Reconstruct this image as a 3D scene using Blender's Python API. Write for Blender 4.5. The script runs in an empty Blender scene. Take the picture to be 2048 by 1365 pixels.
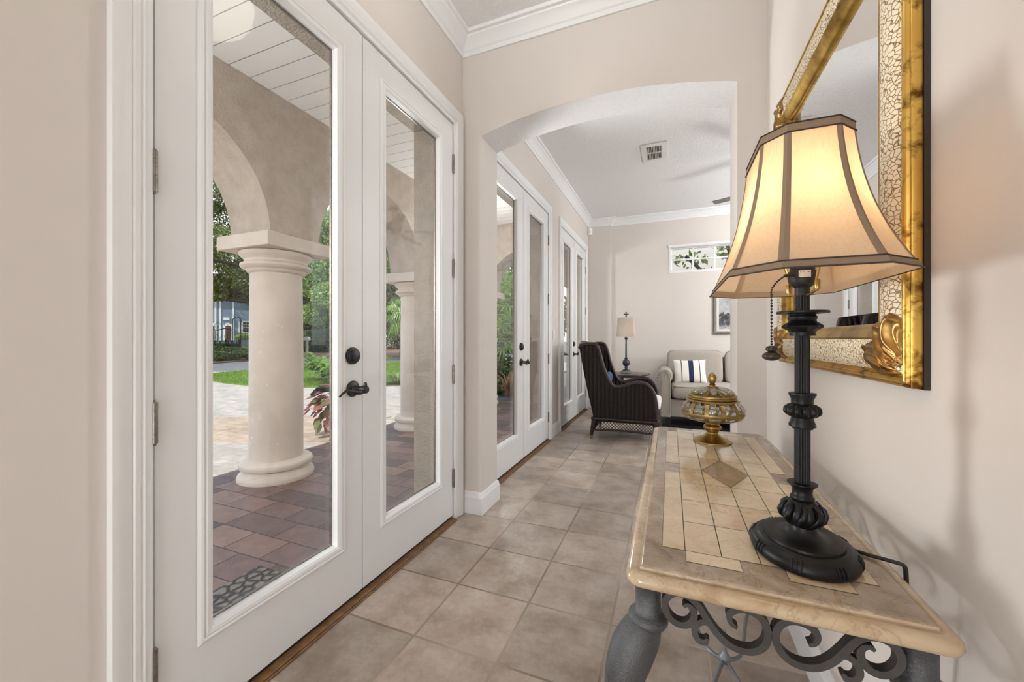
import bpy, math, random
import numpy as np
from mathutils import Vector, Matrix
R=random.Random(7)
SC=bpy.context.scene
COL=SC.collection
PI=math.pi
# ------------------------------------------------------------------ materials
def nt(name):
    m=bpy.data.materials.new(name); m.use_nodes=True
    t=m.node_tree; t.nodes.clear()
    o=t.nodes.new('ShaderNodeOutputMaterial')
    return m,t,o
def nd(t,typ,ins=None,**kw):
    n=t.nodes.new(typ)
    for k,v in kw.items(): setattr(n,k,v)
    if ins:
        for k,v in ins.items():
            if isinstance(v,bpy.types.NodeSocket): t.links.new(v,n.inputs[k])
            else: n.inputs[k].default_value=v
    return n
def c4(c): return (c[0],c[1],c[2],1)
def ramp(t,fac,stops,interp='LINEAR'):
    n=t.nodes.new('ShaderNodeValToRGB'); e=n.color_ramp; e.interpolation=interp
    while len(e.elements)<len(stops): e.elements.new(.5)
    for el,(p,c) in zip(e.elements,stops): el.position=p; el.color=c4(c)
    t.links.new(fac,n.inputs[0]); return n.outputs[0]
def coord(t): return nd(t,'ShaderNodeTexCoord').outputs['Object']
def mixc(t,f,a,b,mode='MIX'):
    n=nd(t,'ShaderNodeMix',data_type='RGBA',blend_type=mode)
    for i,v in ((0,f),(6,a),(7,b)):
        if isinstance(v,bpy.types.NodeSocket): t.links.new(v,n.inputs[i])
        else: n.inputs[i].default_value=v if i==0 else c4(v)
    return n.outputs[2]
def noise(t,vec,scale,detail=4,rough=.55,dist=0):
    return nd(t,'ShaderNodeTexNoise',{'Vector':vec,'Scale':scale,'Detail':detail,'Roughness':rough,'Distortion':dist})
def bump(t,h,strength,dist=.01):
    return nd(t,'ShaderNodeBump',{'Height':h,'Strength':strength,'Distance':dist}).outputs[0]
def fin(t,o,col,rough=.5,metal=0,normal=None,**kw):
    p=nd(t,'ShaderNodeBsdfPrincipled')
    for k,v in (('Base Color',col),('Roughness',rough),('Metallic',metal),('Normal',normal)):
        if v is None: continue
        if isinstance(v,bpy.types.NodeSocket): t.links.new(v,p.inputs[k])
        else: p.inputs[k].default_value=c4(v) if k=='Base Color' else v
    for k,v in kw.items(): p.inputs[k.replace('_',' ')].default_value=v
    t.links.new(p.outputs[0],o.inputs[0]); return p
def mk(name,col,rough=.5,metal=0,col2=None,ns=4,bs=None,bst=.2,bd=.004,det=4,**kw):
    m,t,o=nt(name); v=coord(t); c=col
    if col2 is not None:
        f=noise(t,v,ns,det).outputs[0]
        c=ramp(t,f,[(.3,col),(.7,col2)])
    n=None
    if bs: n=bump(t,noise(t,v,bs,3).outputs[0],bst,bd)
    fin(t,o,c,rough,metal,n,**kw); return m
M={}
M['wall']=mk('wall_paint',(.645,.597,.553),.75,col2=(.66,.612,.568),ns=1.5,bs=180,bst=.06,bd=.002)
M['white']=mk('white_trim_paint',(.795,.80,.80),.38)
M['door']=mk('white_door_paint',(.745,.75,.75),.4,bs=60,bst=.02,bd=.002)
def ceil_mat():
    m,t,o=nt('knockdown_ceiling'); v=coord(t)
    f=noise(t,v,42,3,.5,.6).outputs[0]
    r=ramp(t,f,[(.47,(0,0,0)),(.56,(1,1,1))])
    fin(t,o,(.80,.80,.80),.85,0,bump(t,r,.45,.004)); return m
M['ceil']=ceil_mat()
def tile_mat():
    m,t,o=nt('ceramic_floor_tile'); v=coord(t)
    mp=nd(t,'ShaderNodeMapping',{'Vector':v,'Location':(.897+.3405*20,-1.238+.337*30,0)}).outputs[0]
    b=nd(t,'ShaderNodeTexBrick',{'Vector':mp,'Scale':1,'Brick Width':.3405,'Row Height':.337,'Mortar Size':.005,'Mortar Smooth':.25,'Bias':0.0,
        'Color1':(.0,.0,.0,1),'Color2':(1,1,1,1),'Mortar':(.5,.5,.5,1)},offset=0,squash=1)
    n1=noise(t,v,5.5,6,.6).outputs[0]
    n2=noise(t,v,38,4,.6).outputs[0]
    c=ramp(t,n1,[(.30,(.275,.21,.165)),(.5,(.395,.325,.27)),(.70,(.49,.425,.37))])
    c=mixc(t,.18,c,b.outputs[0],'OVERLAY')
    c=mixc(t,.25,c,ramp(t,n2,[(.3,(.3,.3,.3)),(.7,(.7,.7,.7))]),'OVERLAY')
    gn=ramp(t,noise(t,v,.9,3).outputs[0],[(.42,(.21,.165,.125)),(.6,(.52,.45,.385))])
    c=mixc(t,b.outputs['Fac'],c,gn)
    hh=nd(t,'ShaderNodeMath',{0:b.outputs['Fac'],1:-1.6},operation='MULTIPLY').outputs[0]
    hh=nd(t,'ShaderNodeMath',{0:hh,1:n2},operation='ADD').outputs[0]
    hh=nd(t,'ShaderNodeMath',{0:hh,1:n1},operation='ADD').outputs[0]
    rg=nd(t,'ShaderNodeMath',{0:b.outputs['Fac'],1:.4},operation='MULTIPLY').outputs[0]
    rg=nd(t,'ShaderNodeMath',{0:rg,1:.36},operation='ADD').outputs[0]
    fin(t,o,c,rg,0,bump(t,hh,.45,.004)); return m
M['tile']=tile_mat()
def brick_floor(name,w,h,cols,mort,rough,off=.5,ms=.004,loc=(50,50,0)):
    m,t,o=nt(name); v=coord(t)
    mp=nd(t,'ShaderNodeMapping',{'Vector':v,'Location':loc}).outputs[0]
    ds=noise(t,v,6,3).outputs['Color']
    mp2=nd(t,'ShaderNodeVectorMath',{0:ds,1:(.012,.012,0)},operation='MULTIPLY').outputs[0]
    mp=nd(t,'ShaderNodeVectorMath',{0:mp,1:mp2},operation='ADD').outputs[0]
    b=nd(t,'ShaderNodeTexBrick',{'Vector':mp,'Scale':1,'Brick Width':w,'Row Height':h,'Mortar Size':ms,'Mortar Smooth':.3,'Bias':0.0,
        'Color1':(0,0,0,1),'Color2':(1,1,1,1),'Mortar':(.5,.5,.5,1)},offset=off,squash=1.5,squash_frequency=3)
    c=ramp(t,b.outputs[0],[(0,cols[0]),(.5,cols[1]),(1,cols[2])])
    n=noise(t,v,9,6,.65).outputs[0]
    c=mixc(t,.45,c,ramp(t,n,[(.3,(.25,.25,.25)),(.7,(.75,.75,.75))]),'OVERLAY')
    c=mixc(t,b.outputs['Fac'],c,mort)
    hh=nd(t,'ShaderNodeMath',{0:n,1:b.outputs['Fac']},operation='SUBTRACT').outputs[0]
    fin(t,o,c,rough,0,bump(t,hh,.6,.01)); return m
M['paver']=brick_floor('red_porch_pavers',.29,.185,[(.085,.055,.053),(.15,.095,.086),(.235,.15,.12)],(.03,.024,.021),.45)
M['drive']=brick_floor('cream_driveway_pavers',.30,.15,[(.31,.28,.25),(.36,.325,.29),(.39,.35,.305)],(.30,.27,.24),.8)
M['tan']=brick_floor('tan_band_pavers',.30,.15,[(.31,.235,.17),(.36,.275,.20),(.39,.31,.235)],(.26,.2,.15),.8)
M['stucco']=mk('beige_stucco',(.46,.385,.315),.9,col2=(.57,.49,.41),ns=9,det=8,bs=85,bst=1.0,bd=.012)
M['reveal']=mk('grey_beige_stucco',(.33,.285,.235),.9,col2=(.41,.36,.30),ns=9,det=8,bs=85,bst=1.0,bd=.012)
M['stone']=mk('cast_stone',(.60,.52,.45),.8,col2=(.66,.585,.51),ns=5,bs=60,bst=.15,bd=.005)
def pit_stone():
    m,t,o=nt('pitted_column_stone'); v=coord(t)
    vo=nd(t,'ShaderNodeTexVoronoi',{'Vector':v,'Scale':16,'Randomness':1})
    n=noise(t,v,4,5).outputs[0]
    c=ramp(t,n,[(.3,(.58,.50,.43)),(.7,(.67,.59,.515))])
    sp=ramp(t,vo.outputs['Distance'],[(.10,(1,1,1)),(.16,(0,0,0))])
    n2=noise(t,v,1.7,2).outputs[0]
    msk=mixc(t,1,sp,ramp(t,n2,[(.5,(0,0,0)),(.6,(1,1,1))]),'MULTIPLY')
    c=mixc(t,msk,c,(.72,.68,.62))
    fin(t,o,c,.8,0,bump(t,noise(t,v,70,3).outputs[0],.2,.004)); return m
M['column']=pit_stone()
def bead_mat():
    m,t,o=nt('white_porch_boards'); v=coord(t)
    s=nd(t,'ShaderNodeSeparateXYZ',{0:v}).outputs[1]
    f=nd(t,'ShaderNodeMath',{0:s,1:.152},operation='DIVIDE').outputs[0]
    f=nd(t,'ShaderNodeMath',{0:f},operation='FRACT').outputs[0]
    g=ramp(t,f,[(0,(0,0,0)),(.035,(1,1,1)),(.965,(1,1,1)),(1,(0,0,0))])
    fin(t,o,mixc(t,g,(.5,.49,.47),(.90,.90,.89)),.5,0,bump(t,g,.8,.01)); return m
M['bead']=bead_mat()
def glass_mat(name,tint=(1,1,1),base=.045,rough=0.0):
    m,t,o=nt(name)
    lw=nd(t,'ShaderNodeLayerWeight',{'Blend':.5}).outputs['Facing']
    f=nd(t,'ShaderNodeMath',{0:lw,1:5},operation='POWER').outputs[0]
    f=nd(t,'ShaderNodeMath',{0:f,1:.72,2:base},operation='MULTIPLY_ADD').outputs[0]
    a=nd(t,'ShaderNodeBsdfTransparent',{'Color':c4(tint)})
    b=nd(t,'ShaderNodeBsdfGlossy',{'Color':(1,1,1,1),'Roughness':rough})
    x=nd(t,'ShaderNodeMixShader',{0:f,1:a.outputs[0],2:b.outputs[0]})
    t.links.new(x.outputs[0],o.inputs[0]); return m
M['glass']=glass_mat('window_glass',(.97,.975,.97),.03)
M['vglass']=glass_mat('clear_moulded_glass',(.82,.83,.83),.20,.03)
M['mirror']=mk('mirror_silver',(.88,.88,.88),.0,1)
M['hinge']=mk('aged_nickel',(.32,.29,.25),.35,.9,col2=(.20,.18,.16),ns=60)
M['bronze']=mk('dark_bronze',(.022,.021,.021),.42,.3,Specular_IOR_Level=.5)
M['black']=mk('black_rubber',(.012,.012,.012),.5)
M['lamp']=mk('black_lamp_resin',(.0045,.0045,.005),.42,0,bs=30,bst=.05,Specular_IOR_Level=.3)
M['threshold']=mk('oak_threshold',(.23,.12,.045),.5,col2=(.12,.06,.02),ns=30)
M['pewter']=mk('hammered_pewter',(.115,.12,.125),.42,.45,col2=(.075,.077,.08),ns=20,bs=330,bst=.55,bd=.003)
M['iron']=mk('dark_scroll_iron',(.045,.042,.039),.6,.2,col2=(.07,.066,.062),ns=18,bs=210,bst=.4,bd=.003)
M['rod']=mk('grey_iron_rod',(.20,.215,.23),.45,.35)
def marble(name,a,b,vein,rough=.16,sc=6,isl=False):
    m,t,o=nt(name); v=coord(t)
    n=noise(t,v,sc,7,.62,.8).outputs[0]
    c=ramp(t,n,[(.3,a),(.68,b)])
    n2=noise(t,v,sc*1.3,8,.6,1.6).outputs[0]
    vv=nd(t,'ShaderNodeMath',{0:n2,1:.5},operation='SUBTRACT').outputs[0]
    vv=nd(t,'ShaderNodeMath',{0:vv},operation='ABSOLUTE').outputs[0]
    k=ramp(t,vv,[(0,(1,1,1)),(.018,(0,0,0))])
    k2=nd(t,'ShaderNodeMath',{0:k,1:.45},operation='MULTIPLY').outputs[0]
    c=mixc(t,k2,c,vein)
    if isl:
        ri=nd(t,'ShaderNodeNewGeometry').outputs['Random Per Island']
        c=mixc(t,.5,c,ramp(t,ri,[(0,(.40,.35,.28)),(1,(.60,.60,.60))]),'OVERLAY')
    fin(t,o,c,rough,0,None,Coat_Weight=.25,Coat_Roughness=.08); return m
M['marble']=marble('brown_beige_marble',(.22,.15,.095),(.47,.385,.29),(.15,.09,.05),.16,9)
M['medge']=marble('honey_marble_edge',(.40,.28,.155),(.64,.52,.37),(.26,.16,.08),.14,8)
M['cream']=marble('cream_marble_tile',(.60,.465,.30),(.72,.60,.44),(.46,.31,.17),.14,9,True)
M['dia']=marble('brown_marble_diamond',(.34,.235,.14),(.44,.32,.20),(.22,.14,.08),.14,14)
M['groove']=mk('dark_inlay_groove',(.03,.035,.03),.5)
M['brass']=mk('antique_brass',(.48,.32,.10),.33,1,col2=(.34,.23,.085),ns=25,bs=40,bst=.1)
M['brass2']=mk('worn_cast_brass',(.46,.335,.13),.38,1,col2=(.30,.21,.085),ns=60,bs=120,bst=.25)
M['gold']=mk('antique_gold_leaf',(.66,.42,.10),.32,1,col2=(.16,.075,.012),ns=13,det=6,bs=50,bst=.15)
def mottled(name,a,c,ns,lo,hi):
    m,t,o=nt(name); v=coord(t)
    f=noise(t,v,ns,7,.6,.4).outputs[0]; f2=noise(t,v,6,2).outputs[0]
    g=ramp(t,f,[(lo,a),(hi,c)]); g=mixc(t,.35,g,ramp(t,f2,[(.3,(.3,.28,.22)),(.7,(.75,.72,.6))]),'OVERLAY')
    fin(t,o,g,.34,.85,bump(t,f,.12,.003)); return m
M['gold2']=mottled('mottled_gold',(.66,.42,.10),(.12,.045,.004),26,.52,.66)
M['gold3']=mk('antique_gold_carving',(.46,.28,.085),.34,.95,col2=(.15,.075,.03),ns=30,det=5)
def crackle():
    m,t,o=nt('crackled_cream_lacquer'); v=coord(t)
    d=noise(t,v,30,2).outputs['Color']
    dv=nd(t,'ShaderNodeVectorMath',{0:d,1:(.012,.012,.012)},operation='MULTIPLY').outputs[0]
    vv=nd(t,'ShaderNodeVectorMath',{0:v,1:dv},operation='ADD').outputs[0]
    vo=nd(t,'ShaderNodeTexVoronoi',{'Vector':vv,'Scale':104},feature='DISTANCE_TO_EDGE').outputs['Distance']
    k=ramp(t,vo,[(.03,(0,0,0)),(.085,(1,1,1))])
    c=mixc(t,k,(.23,.13,.035),(.80,.70,.52))
    fin(t,o,c,.4,0,bump(t,k,.5,.002)); return m
M['crackle']=crackle()
def shade_mat(name,col,trans,weave=260):
    m,t,o=nt(name); v=coord(t)
    mp=nd(t,'ShaderNodeMapping',{'Vector':v,'Scale':(1,1,.06)}).outputs[0]
    n=noise(t,mp,weave,3).outputs[0]
    c=mixc(t,.12,col,ramp(t,n,[(.35,(.2,.2,.2)),(.65,(.8,.8,.8))]),'OVERLAY')
    a=nd(t,'ShaderNodeBsdfDiffuse',{'Color':c}); b=nd(t,'ShaderNodeBsdfTranslucent',{'Color':c})
    x=nd(t,'ShaderNodeMixShader',{0:trans,1:a.outputs[0],2:b.outputs[0]})
    g=nd(t,'ShaderNodeBsdfGlossy',{'Color':(1,1,1,1),'Roughness':.45})
    y=nd(t,'ShaderNodeMixShader',{0:.03,1:x.outputs[0],2:g.outputs[0]})
    t.links.new(y.outputs[0],o.inputs[0]); return m
M['shade']=shade_mat('gold_silk_shade',(.82,.62,.42),.55)
M['shade2']=shade_mat('linen_shade',(.66,.58,.52),.4)
M['tape']=mk('brown_shade_tape',(.24,.165,.105),.7,bs=400,bst=.2,bd=.001)
M['pipe']=mk('dark_piping',(.03,.022,.018),.6)
def bowl_mat():
    m,t,o=nt('lit_alabaster_glass')
    a=nd(t,'ShaderNodeBsdfTranslucent',{'Color':(.95,.92,.86,1)})
    e=nd(t,'ShaderNodeEmission',{'Color':(1,.93,.82,1),'Strength':4.0})
    x=nd(t,'ShaderNodeMixShader',{0:.4,1:a.outputs[0],2:e.outputs[0]})
    t.links.new(x.outputs[0],o.inputs[0]); return m
M['bowl']=bowl_mat()
def emis(name,c,s):
    m,t,o=nt(name); e=nd(t,'ShaderNodeEmission',{'Color':c4(c),'Strength':s}); t.links.new(e.outputs[0],o.inputs[0]); return m
M['bulb']=emis('lit_bulb',(1,.78,.5),6)
def wicker():
    m,t,o=nt('dark_woven_wicker'); v=coord(t)
    s=nd(t,'ShaderNodeSeparateXYZ',{0:v})
    xy=nd(t,'ShaderNodeMath',{0:s.outputs[0],1:s.outputs[1]},operation='ADD').outputs[0]
    cv=nd(t,'ShaderNodeCombineXYZ',{0:xy,1:s.outputs[2]}).outputs[0]
    b=nd(t,'ShaderNodeTexBrick',{'Vector':cv,'Scale':1,'Brick Width':.034,'Row Height':.0085,'Mortar Size':.0016,'Mortar Smooth':.6,'Bias':0.0,
        'Color1':(.020,.008,.007,1),'Color2':(.042,.019,.015,1),'Mortar':(.006,.004,.003,1)},offset=.5)
    w=nd(t,'ShaderNodeTexWave',{'Vector':cv,'Scale':7.0,'Distortion':0},wave_type='BANDS',bands_direction='X').outputs[1]
    hh=nd(t,'ShaderNodeMath',{0:w,1:b.outputs['Fac']},operation='SUBTRACT').outputs[0]
    cc=mixc(t,w,(.005,.003,.0025),b.outputs[0])  # troughs darkened in colour to stand for shade between the stakes
    fin(t,o,cc,.36,0,bump(t,hh,1,.014),Specular_IOR_Level=.35); return m
M['wicker']=wicker()
M['cane']=mk('dark_cane_wrap',(.024,.011,.009),.38,bs=160,bst=.5,bd=.004)
M['cushion']=mk('off_white_cushion',(.72,.69,.64),.9,bs=220,bst=.2,bd=.002)
M['blue']=mk('blue_cushion',(.05,.085,.18),.9,bs=220,bst=.2,bd=.002)
M['sofa']=mk('oatmeal_linen',(.36,.32,.275),.9,col2=(.42,.375,.325),ns=90,bs=300,bst=.3,bd=.002)
M['welt']=mk('dark_welt_cord',(.20,.165,.13),.85)
M['navy']=mk('navy_stripe',(.012,.02,.07),.9,bs=220,bst=.3,bd=.002)
M['ivory']=mk('ivory_woven',(.80,.77,.71),.9,bs=180,bst=.5,bd=.003)
M['espresso']=mk('espresso_wood',(.025,.018,.014),.35)
M['tabletop']=mk('walnut_round_top',(.085,.06,.05),.25,col2=(.12,.09,.075),ns=14)
M['lampgrey']=mk('grey_green_metal',(.045,.052,.052),.4,.3)
M['lampstone']=mk('grey_wood_block',(.30,.27,.23),.6,col2=(.22,.2,.17),ns=30)
M['frame']=mk('grey_brown_frame',(.13,.105,.085),.5,col2=(.20,.17,.145),ns=30)
M['mat']=mk('cream_liner',(.68,.65,.60),.7)
M['plast']=mk('white_plastic',(.80,.79,.76),.35)
M['vent']=mk('white_metal_vent',(.74,.73,.70),.4)
M['dark']=mk('dark_void',(.02,.02,.02),.9)
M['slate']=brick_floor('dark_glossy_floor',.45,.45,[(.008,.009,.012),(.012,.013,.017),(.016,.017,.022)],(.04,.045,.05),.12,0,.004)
M['asphalt']=mk('grey_asphalt',(.11,.115,.125),.9,col2=(.15,.155,.165),ns=3,bs=60,bst=.3)
M['mulch']=mk('brown_mulch',(.16,.085,.05),.95,col2=(.24,.14,.09),ns=12,bs=30,bst=.8,bd=.03)
M['concrete']=mk('pale_concrete',(.55,.52,.48),.9,col2=(.6,.57,.53),ns=4)
def grassm(name,a,b):
    m,t,o=nt(name); v=coord(t)
    n=noise(t,v,1.3,5,.6).outputs[0]; n2=noise(t,v,45,3).outputs[0]
    c=ramp(t,n,[(.3,a),(.7,b)])
    c=mixc(t,.4,c,ramp(t,n2,[(.3,(.2,.2,.2)),(.7,(.8,.8,.8))]),'OVERLAY')
    fin(t,o,c,.8,0,bump(t,n2,.8,.03)); return m
M['turf']=grassm('lawn_turf',(.09,.16,.016),(.15,.24,.03))
def leafm(name,stops,trans=.35,rough=.5):
    m,t,o=nt(name)
    g=nd(t,'ShaderNodeNewGeometry').outputs['Random Per Island']
    c=ramp(t,g,stops)
    a=nd(t,'ShaderNodeBsdfPrincipled',{'Base Color':c,'Roughness':rough})
    b=nd(t,'ShaderNodeBsdfTranslucent',{'Color':c})
    x=nd(t,'ShaderNodeMixShader',{0:trans,1:a.outputs[0],2:b.outputs[0]})
    t.links.new(x.outputs[0],o.inputs[0]); return m
M['leaf_oak']=leafm('oak_leaves',[(0,(.05,.08,.022)),(.5,(.14,.20,.055)),(.85,(.28,.35,.11)),(1,(.44,.46,.26))])
M['leaf_bright']=leafm('bright_leaves',[(0,(.12,.20,.045)),(.5,(.26,.38,.10)),(1,(.44,.54,.22))])
M['leaf_dark']=leafm('dark_leaves',[(0,(.025,.05,.014)),(.6,(.07,.12,.032)),(1,(.17,.23,.07))])
M['leaf_fern']=leafm('fern_leaves',[(0,(.055,.13,.012)),(.5,(.12,.24,.022)),(1,(.22,.35,.05))],.4)
M['leaf_grass']=leafm('grass_blades',[(0,(.08,.16,.012)),(.5,(.145,.26,.024)),(1,(.24,.35,.055))],.4)
M['leaf_palm']=leafm('palm_fronds',[(0,(.08,.17,.035)),(.6,(.22,.38,.06)),(1,(.5,.6,.28))],.35,.3)
M['leaf_red']=leafm('coleus_leaves',[(0,(.20,.035,.04)),(.45,(.33,.10,.09)),(.7,(.20,.16,.06)),(1,(.10,.13,.04))],.3)
M['leaf_cord']=leafm('bronze_leaves',[(0,(.22,.10,.05)),(.6,(.40,.24,.13)),(1,(.52,.36,.20))],.3)
M['leaf_sh']=leafm('liriope_blades',[(0,(.08,.15,.04)),(.5,(.18,.27,.08)),(1,(.38,.45,.22))],.3)
M['bark']=mk('grey_bark',(.055,.045,.035),.9,col2=(.11,.095,.075),ns=14,bs=25,bst=.8,bd=.03)
M['ironblack']=mk('black_wrought_iron',(.012,.012,.013),.5,.4)
def siding():
    m,t,o=nt('blue_lap_siding'); v=coord(t)
    s=nd(t,'ShaderNodeSeparateXYZ',{0:v}).outputs[2]
    f=nd(t,'ShaderNodeMath',{0:s,1:.16},operation='DIVIDE').outputs[0]
    f=nd(t,'ShaderNodeMath',{0:f},operation='FRACT').outputs[0]
    fin(t,o,ramp(t,f,[(0,(.10,.14,.20)),(.12,(.21,.27,.37)),(1,(.23,.295,.40))]),.7,0,bump(t,f,.6,.03)); return m
M['siding']=siding()
M['wooddoor']=mk('brown_wood_door',(.10,.055,.035),.5)
M['roofs']=mk('grey_shingles',(.10,.10,.105),.9,bs=20,bst=.5)
M['terra']=mk('terracotta_pot',(.62,.52,.45),.8,bs=60,bst=.2)
def matm():
    m,t,o=nt('black_rubber_mat'); v=coord(t)
    vo=nd(t,'ShaderNodeTexVoronoi',{'Vector':v,'Scale':21,'Randomness':.85},feature='DISTANCE_TO_EDGE').outputs['Distance']
    k=ramp(t,vo,[(.05,(0,0,0)),(.25,(1,1,1))])
    fin(t,o,mixc(t,k,(.02,.02,.022),(.17,.15,.14)),.6,0,bump(t,k,1,.012)); return m
M['rubbermat']=matm()
def art():
    m,t,o=nt('grey_landscape_print'); v=coord(t)
    s=nd(t,'ShaderNodeSeparateXYZ',{0:v}).outputs[2]
    n=noise(t,v,22,6,.7).outputs[0]; n3=noise(t,v,7,4).outputs[0]
    zz=nd(t,'ShaderNodeMath',{0:n,1:.22,2:s},operation='MULTIPLY_ADD').outputs[0]
    sky=ramp(t,n3,[(.35,(.25,.25,.25)),(.65,(.5,.5,.49))])
    dk=ramp(t,n,[(.42,(.02,.02,.02)),(.6,(.12,.12,.12)),(.68,(.55,.55,.53))])
    gr=ramp(t,n,[(.35,(.16,.16,.15)),(.6,(.5,.5,.48))])
    f1=ramp(t,nd(t,'ShaderNodeMath',{0:zz,1:1.60},operation='GREATER_THAN').outputs[0],[(0,(0,0,0)),(1,(1,1,1))])
    f2=nd(t,'ShaderNodeMath',{0:zz,1:1.42},operation='GREATER_THAN').outputs[0]
    c=mixc(t,f2,gr,dk); c=mixc(t,f1,c,sky)
    fin(t,o,c,.5); return m
M['art']=art()
# ------------------------------------------------------------------ mesh builder
class MB:
    def __init__(s): s.v=[]; s.f=[]; s.m=[]; s.mi=0
    def add(s,vs,fs):
        b=len(s.v); s.v+= [tuple(p) for p in vs]
        for f in fs: s.f.append(tuple(b+i for i in f)); s.m.append(s.mi)
        return b
    def xf(s,b,mt):
        for i in range(b,len(s.v)): s.v[i]=tuple(mt@Vector(s.v[i]))
    def box(s,x0,x1,y0,y1,z0,z1):
        return s.add([(x0,y0,z0),(x1,y0,z0),(x1,y1,z0),(x0,y1,z0),(x0,y0,z1),(x1,y0,z1),(x1,y1,z1),(x0,y1,z1)],
              [(0,3,2,1),(4,5,6,7),(0,1,5,4),(1,2,6,5),(2,3,7,6),(3,0,4,7)])
    def rings(s,rings,close=True,cap0=True,cap1=True):
        n=len(rings[0]); vs=[p for r in rings for p in r]; fs=[]
        for i in range(len(rings)-1):
            for j in range(n if close else n-1):
                k=(j+1)%n; fs.append((i*n+j,i*n+k,(i+1)*n+k,(i+1)*n+j))
        if cap0: fs.append(tuple(range(n-1,-1,-1)))
        if cap1: fs.append(tuple((len(rings)-1)*n+j for j in range(n)))
        return s.add(vs,fs)
    def lathe(s,prof,c=(0,0,0),n=32,sx=1,sy=1,cap0=True,cap1=True,lobes=0,la=0):
        rs=[]
        for q in prof:
            r,z=q[0],q[1]; a=la if len(q)<3 else q[2]
            row=[]
            for j in range(n):
                k=1+(a*(abs(math.cos(lobes*PI*j/n))-.5) if lobes else 0)
                row.append((c[0]+sx*r*k*math.cos(2*PI*j/n),c[1]+sy*r*k*math.sin(2*PI*j/n),c[2]+z))
            rs.append(row)
        return s.rings(rs,True,cap0,cap1)
    def tube(s,pts,r,n=8,cap=True,flat=1.0,up=None):
        P=[Vector(p) for p in pts]; rs=[]
        rr=r if hasattr(r,'__len__') else [r]*len(P)
        prev=None
        for i,p in enumerate(P):
            t=(P[min(i+1,len(P)-1)]-P[max(i-1,0)]).normalized()
            if prev is None:
                a=Vector(up) if up else (Vector((0,0,1)) if abs(t.z)<.9 else Vector((1,0,0)))
                u=(a-t*a.dot(t)).normalized()
            else: u=(prev-t*prev.dot(t)).normalized()
            prev=u; w=t.cross(u)
            rs.append([tuple(p+u*(rr[i]*math.cos(2*PI*j/n))+w*(rr[i]*flat*math.sin(2*PI*j/n))) for j in range(n)])
        return s.rings(rs,True,cap,cap)
    def prism(s,poly,fn,d0,d1):
        n=len(poly); vs=[fn(a,b,d0) for a,b in poly]+[fn(a,b,d1) for a,b in poly]
        fs=[tuple(range(n-1,-1,-1)),tuple(range(n,2*n))]+[(i,(i+1)%n,n+(i+1)%n,n+i) for i in range(n)]
        return s.add(vs,fs)
    def sweep(s,path,prof,fn,closed=False):
        """profile (off,out) swept along a 2D path with mitres; off goes to the left of the path"""
        n=len(path); rs=[]
        for i in range(n):
            p=Vector(path[i])
            def dr(a,b): return (Vector(path[b%n])-Vector(path[a%n])).normalized()
            if closed or 0<i<n-1: d0,d1=dr(i-1,i),dr(i,i+1)
            elif i==0: d0=d1=dr(0,1)
            else: d0=d1=dr(n-2,n-1)
            n0,n1=Vector((-d0.y,d0.x)),Vector((-d1.y,d1.x))
            m=(n0+n1); m=m/max(.2,m.length_squared)*2 if m.length>1e-6 else n0
            rs.append([fn(p.x+m.x*o,p.y+m.y*o,h) for o,h in prof])
        if closed: rs.append(rs[0])
        return s.rings(rs,True,not closed,not closed)
    def grid(s,fn,nu,nv,wrap=False):
        vs=[fn(i/nu,j/nv) for i in range(nu+1) for j in range(nv+1)]
        return s.add(vs,[(i*(nv+1)+j,(i+1)*(nv+1)+j,(i+1)*(nv+1)+j+1,i*(nv+1)+j+1) for i in range(nu) for j in range(nv)])
    def sq(s,c,h,e1=.5,e2=.5,nu=24,nv=16,mt=None,fmat=None):
        """superellipsoid (cushion)"""
        sp=lambda v,e: math.copysign(abs(v)**e,v)
        b=len(s.v); rs=[]
        for j in range(nv+1):
            ph=-PI/2+PI*j/nv
            ph=max(-PI/2+.02,min(PI/2-.02,ph))
            rs.append([(h[0]*sp(math.cos(ph),e1)*sp(math.cos(2*PI*i/nu),e2),h[1]*sp(math.cos(ph),e1)*sp(math.sin(2*PI*i/nu),e2),h[2]*sp(math.sin(ph),e1)) for i in range(nu)])
        s.rings(rs)
        mm=Matrix.Translation(c)@(mt if mt else Matrix())
        s.xf(b,mm); return b
    def build(s,name,mats,parent=None,bev=0,bseg=2,smooth=True,ang=38,loc=None):
        me=bpy.data.meshes.new(name); me.from_pydata(s.v,[],s.f)
        if not isinstance(mats,(list,tuple)): mats=[mats]
        for m in mats: me.materials.append(m)
        me.polygons.foreach_set('material_index',s.m)
        if smooth:
            me.polygons.foreach_set('use_smooth',[True]*len(s.f))
            me.set_sharp_from_angle(angle=math.radians(ang))
        me.update()
        return link(name,me,parent,bev,bseg)
def link(name,me,parent=None,bev=0,bseg=2):
    o=bpy.data.objects.new(name,me); COL.objects.link(o)
    if bev:
        md=o.modifiers.new('edge','BEVEL'); md.width=bev; md.segments=bseg; md.limit_method='ANGLE'; md.angle_limit=math.radians(40)
    if parent is not None: par(o,parent)
    return o
WM={}
def par(o,p):
    o.parent=p
    w=WM.get(p.name,Matrix()); o.matrix_parent_inverse=w.inverted()
    WM[o.name]=Matrix()
def thing(name,loc,label,cat,group=None,kind=None):
    o=bpy.data.objects.new(name,None); COL.objects.link(o); o.location=loc; o.empty_display_size=.1
    WM[o.name]=Matrix.Translation(loc); tag(o,label,cat,group,kind); return o
def tag(o,label,cat,group=None,kind=None):
    o['label']=label; o['category']=cat
    if group: o['group']=group
    if kind: o['kind']=kind
    return o
def struct(o,label,cat): return tag(o,label,cat,None,'structure')
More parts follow.
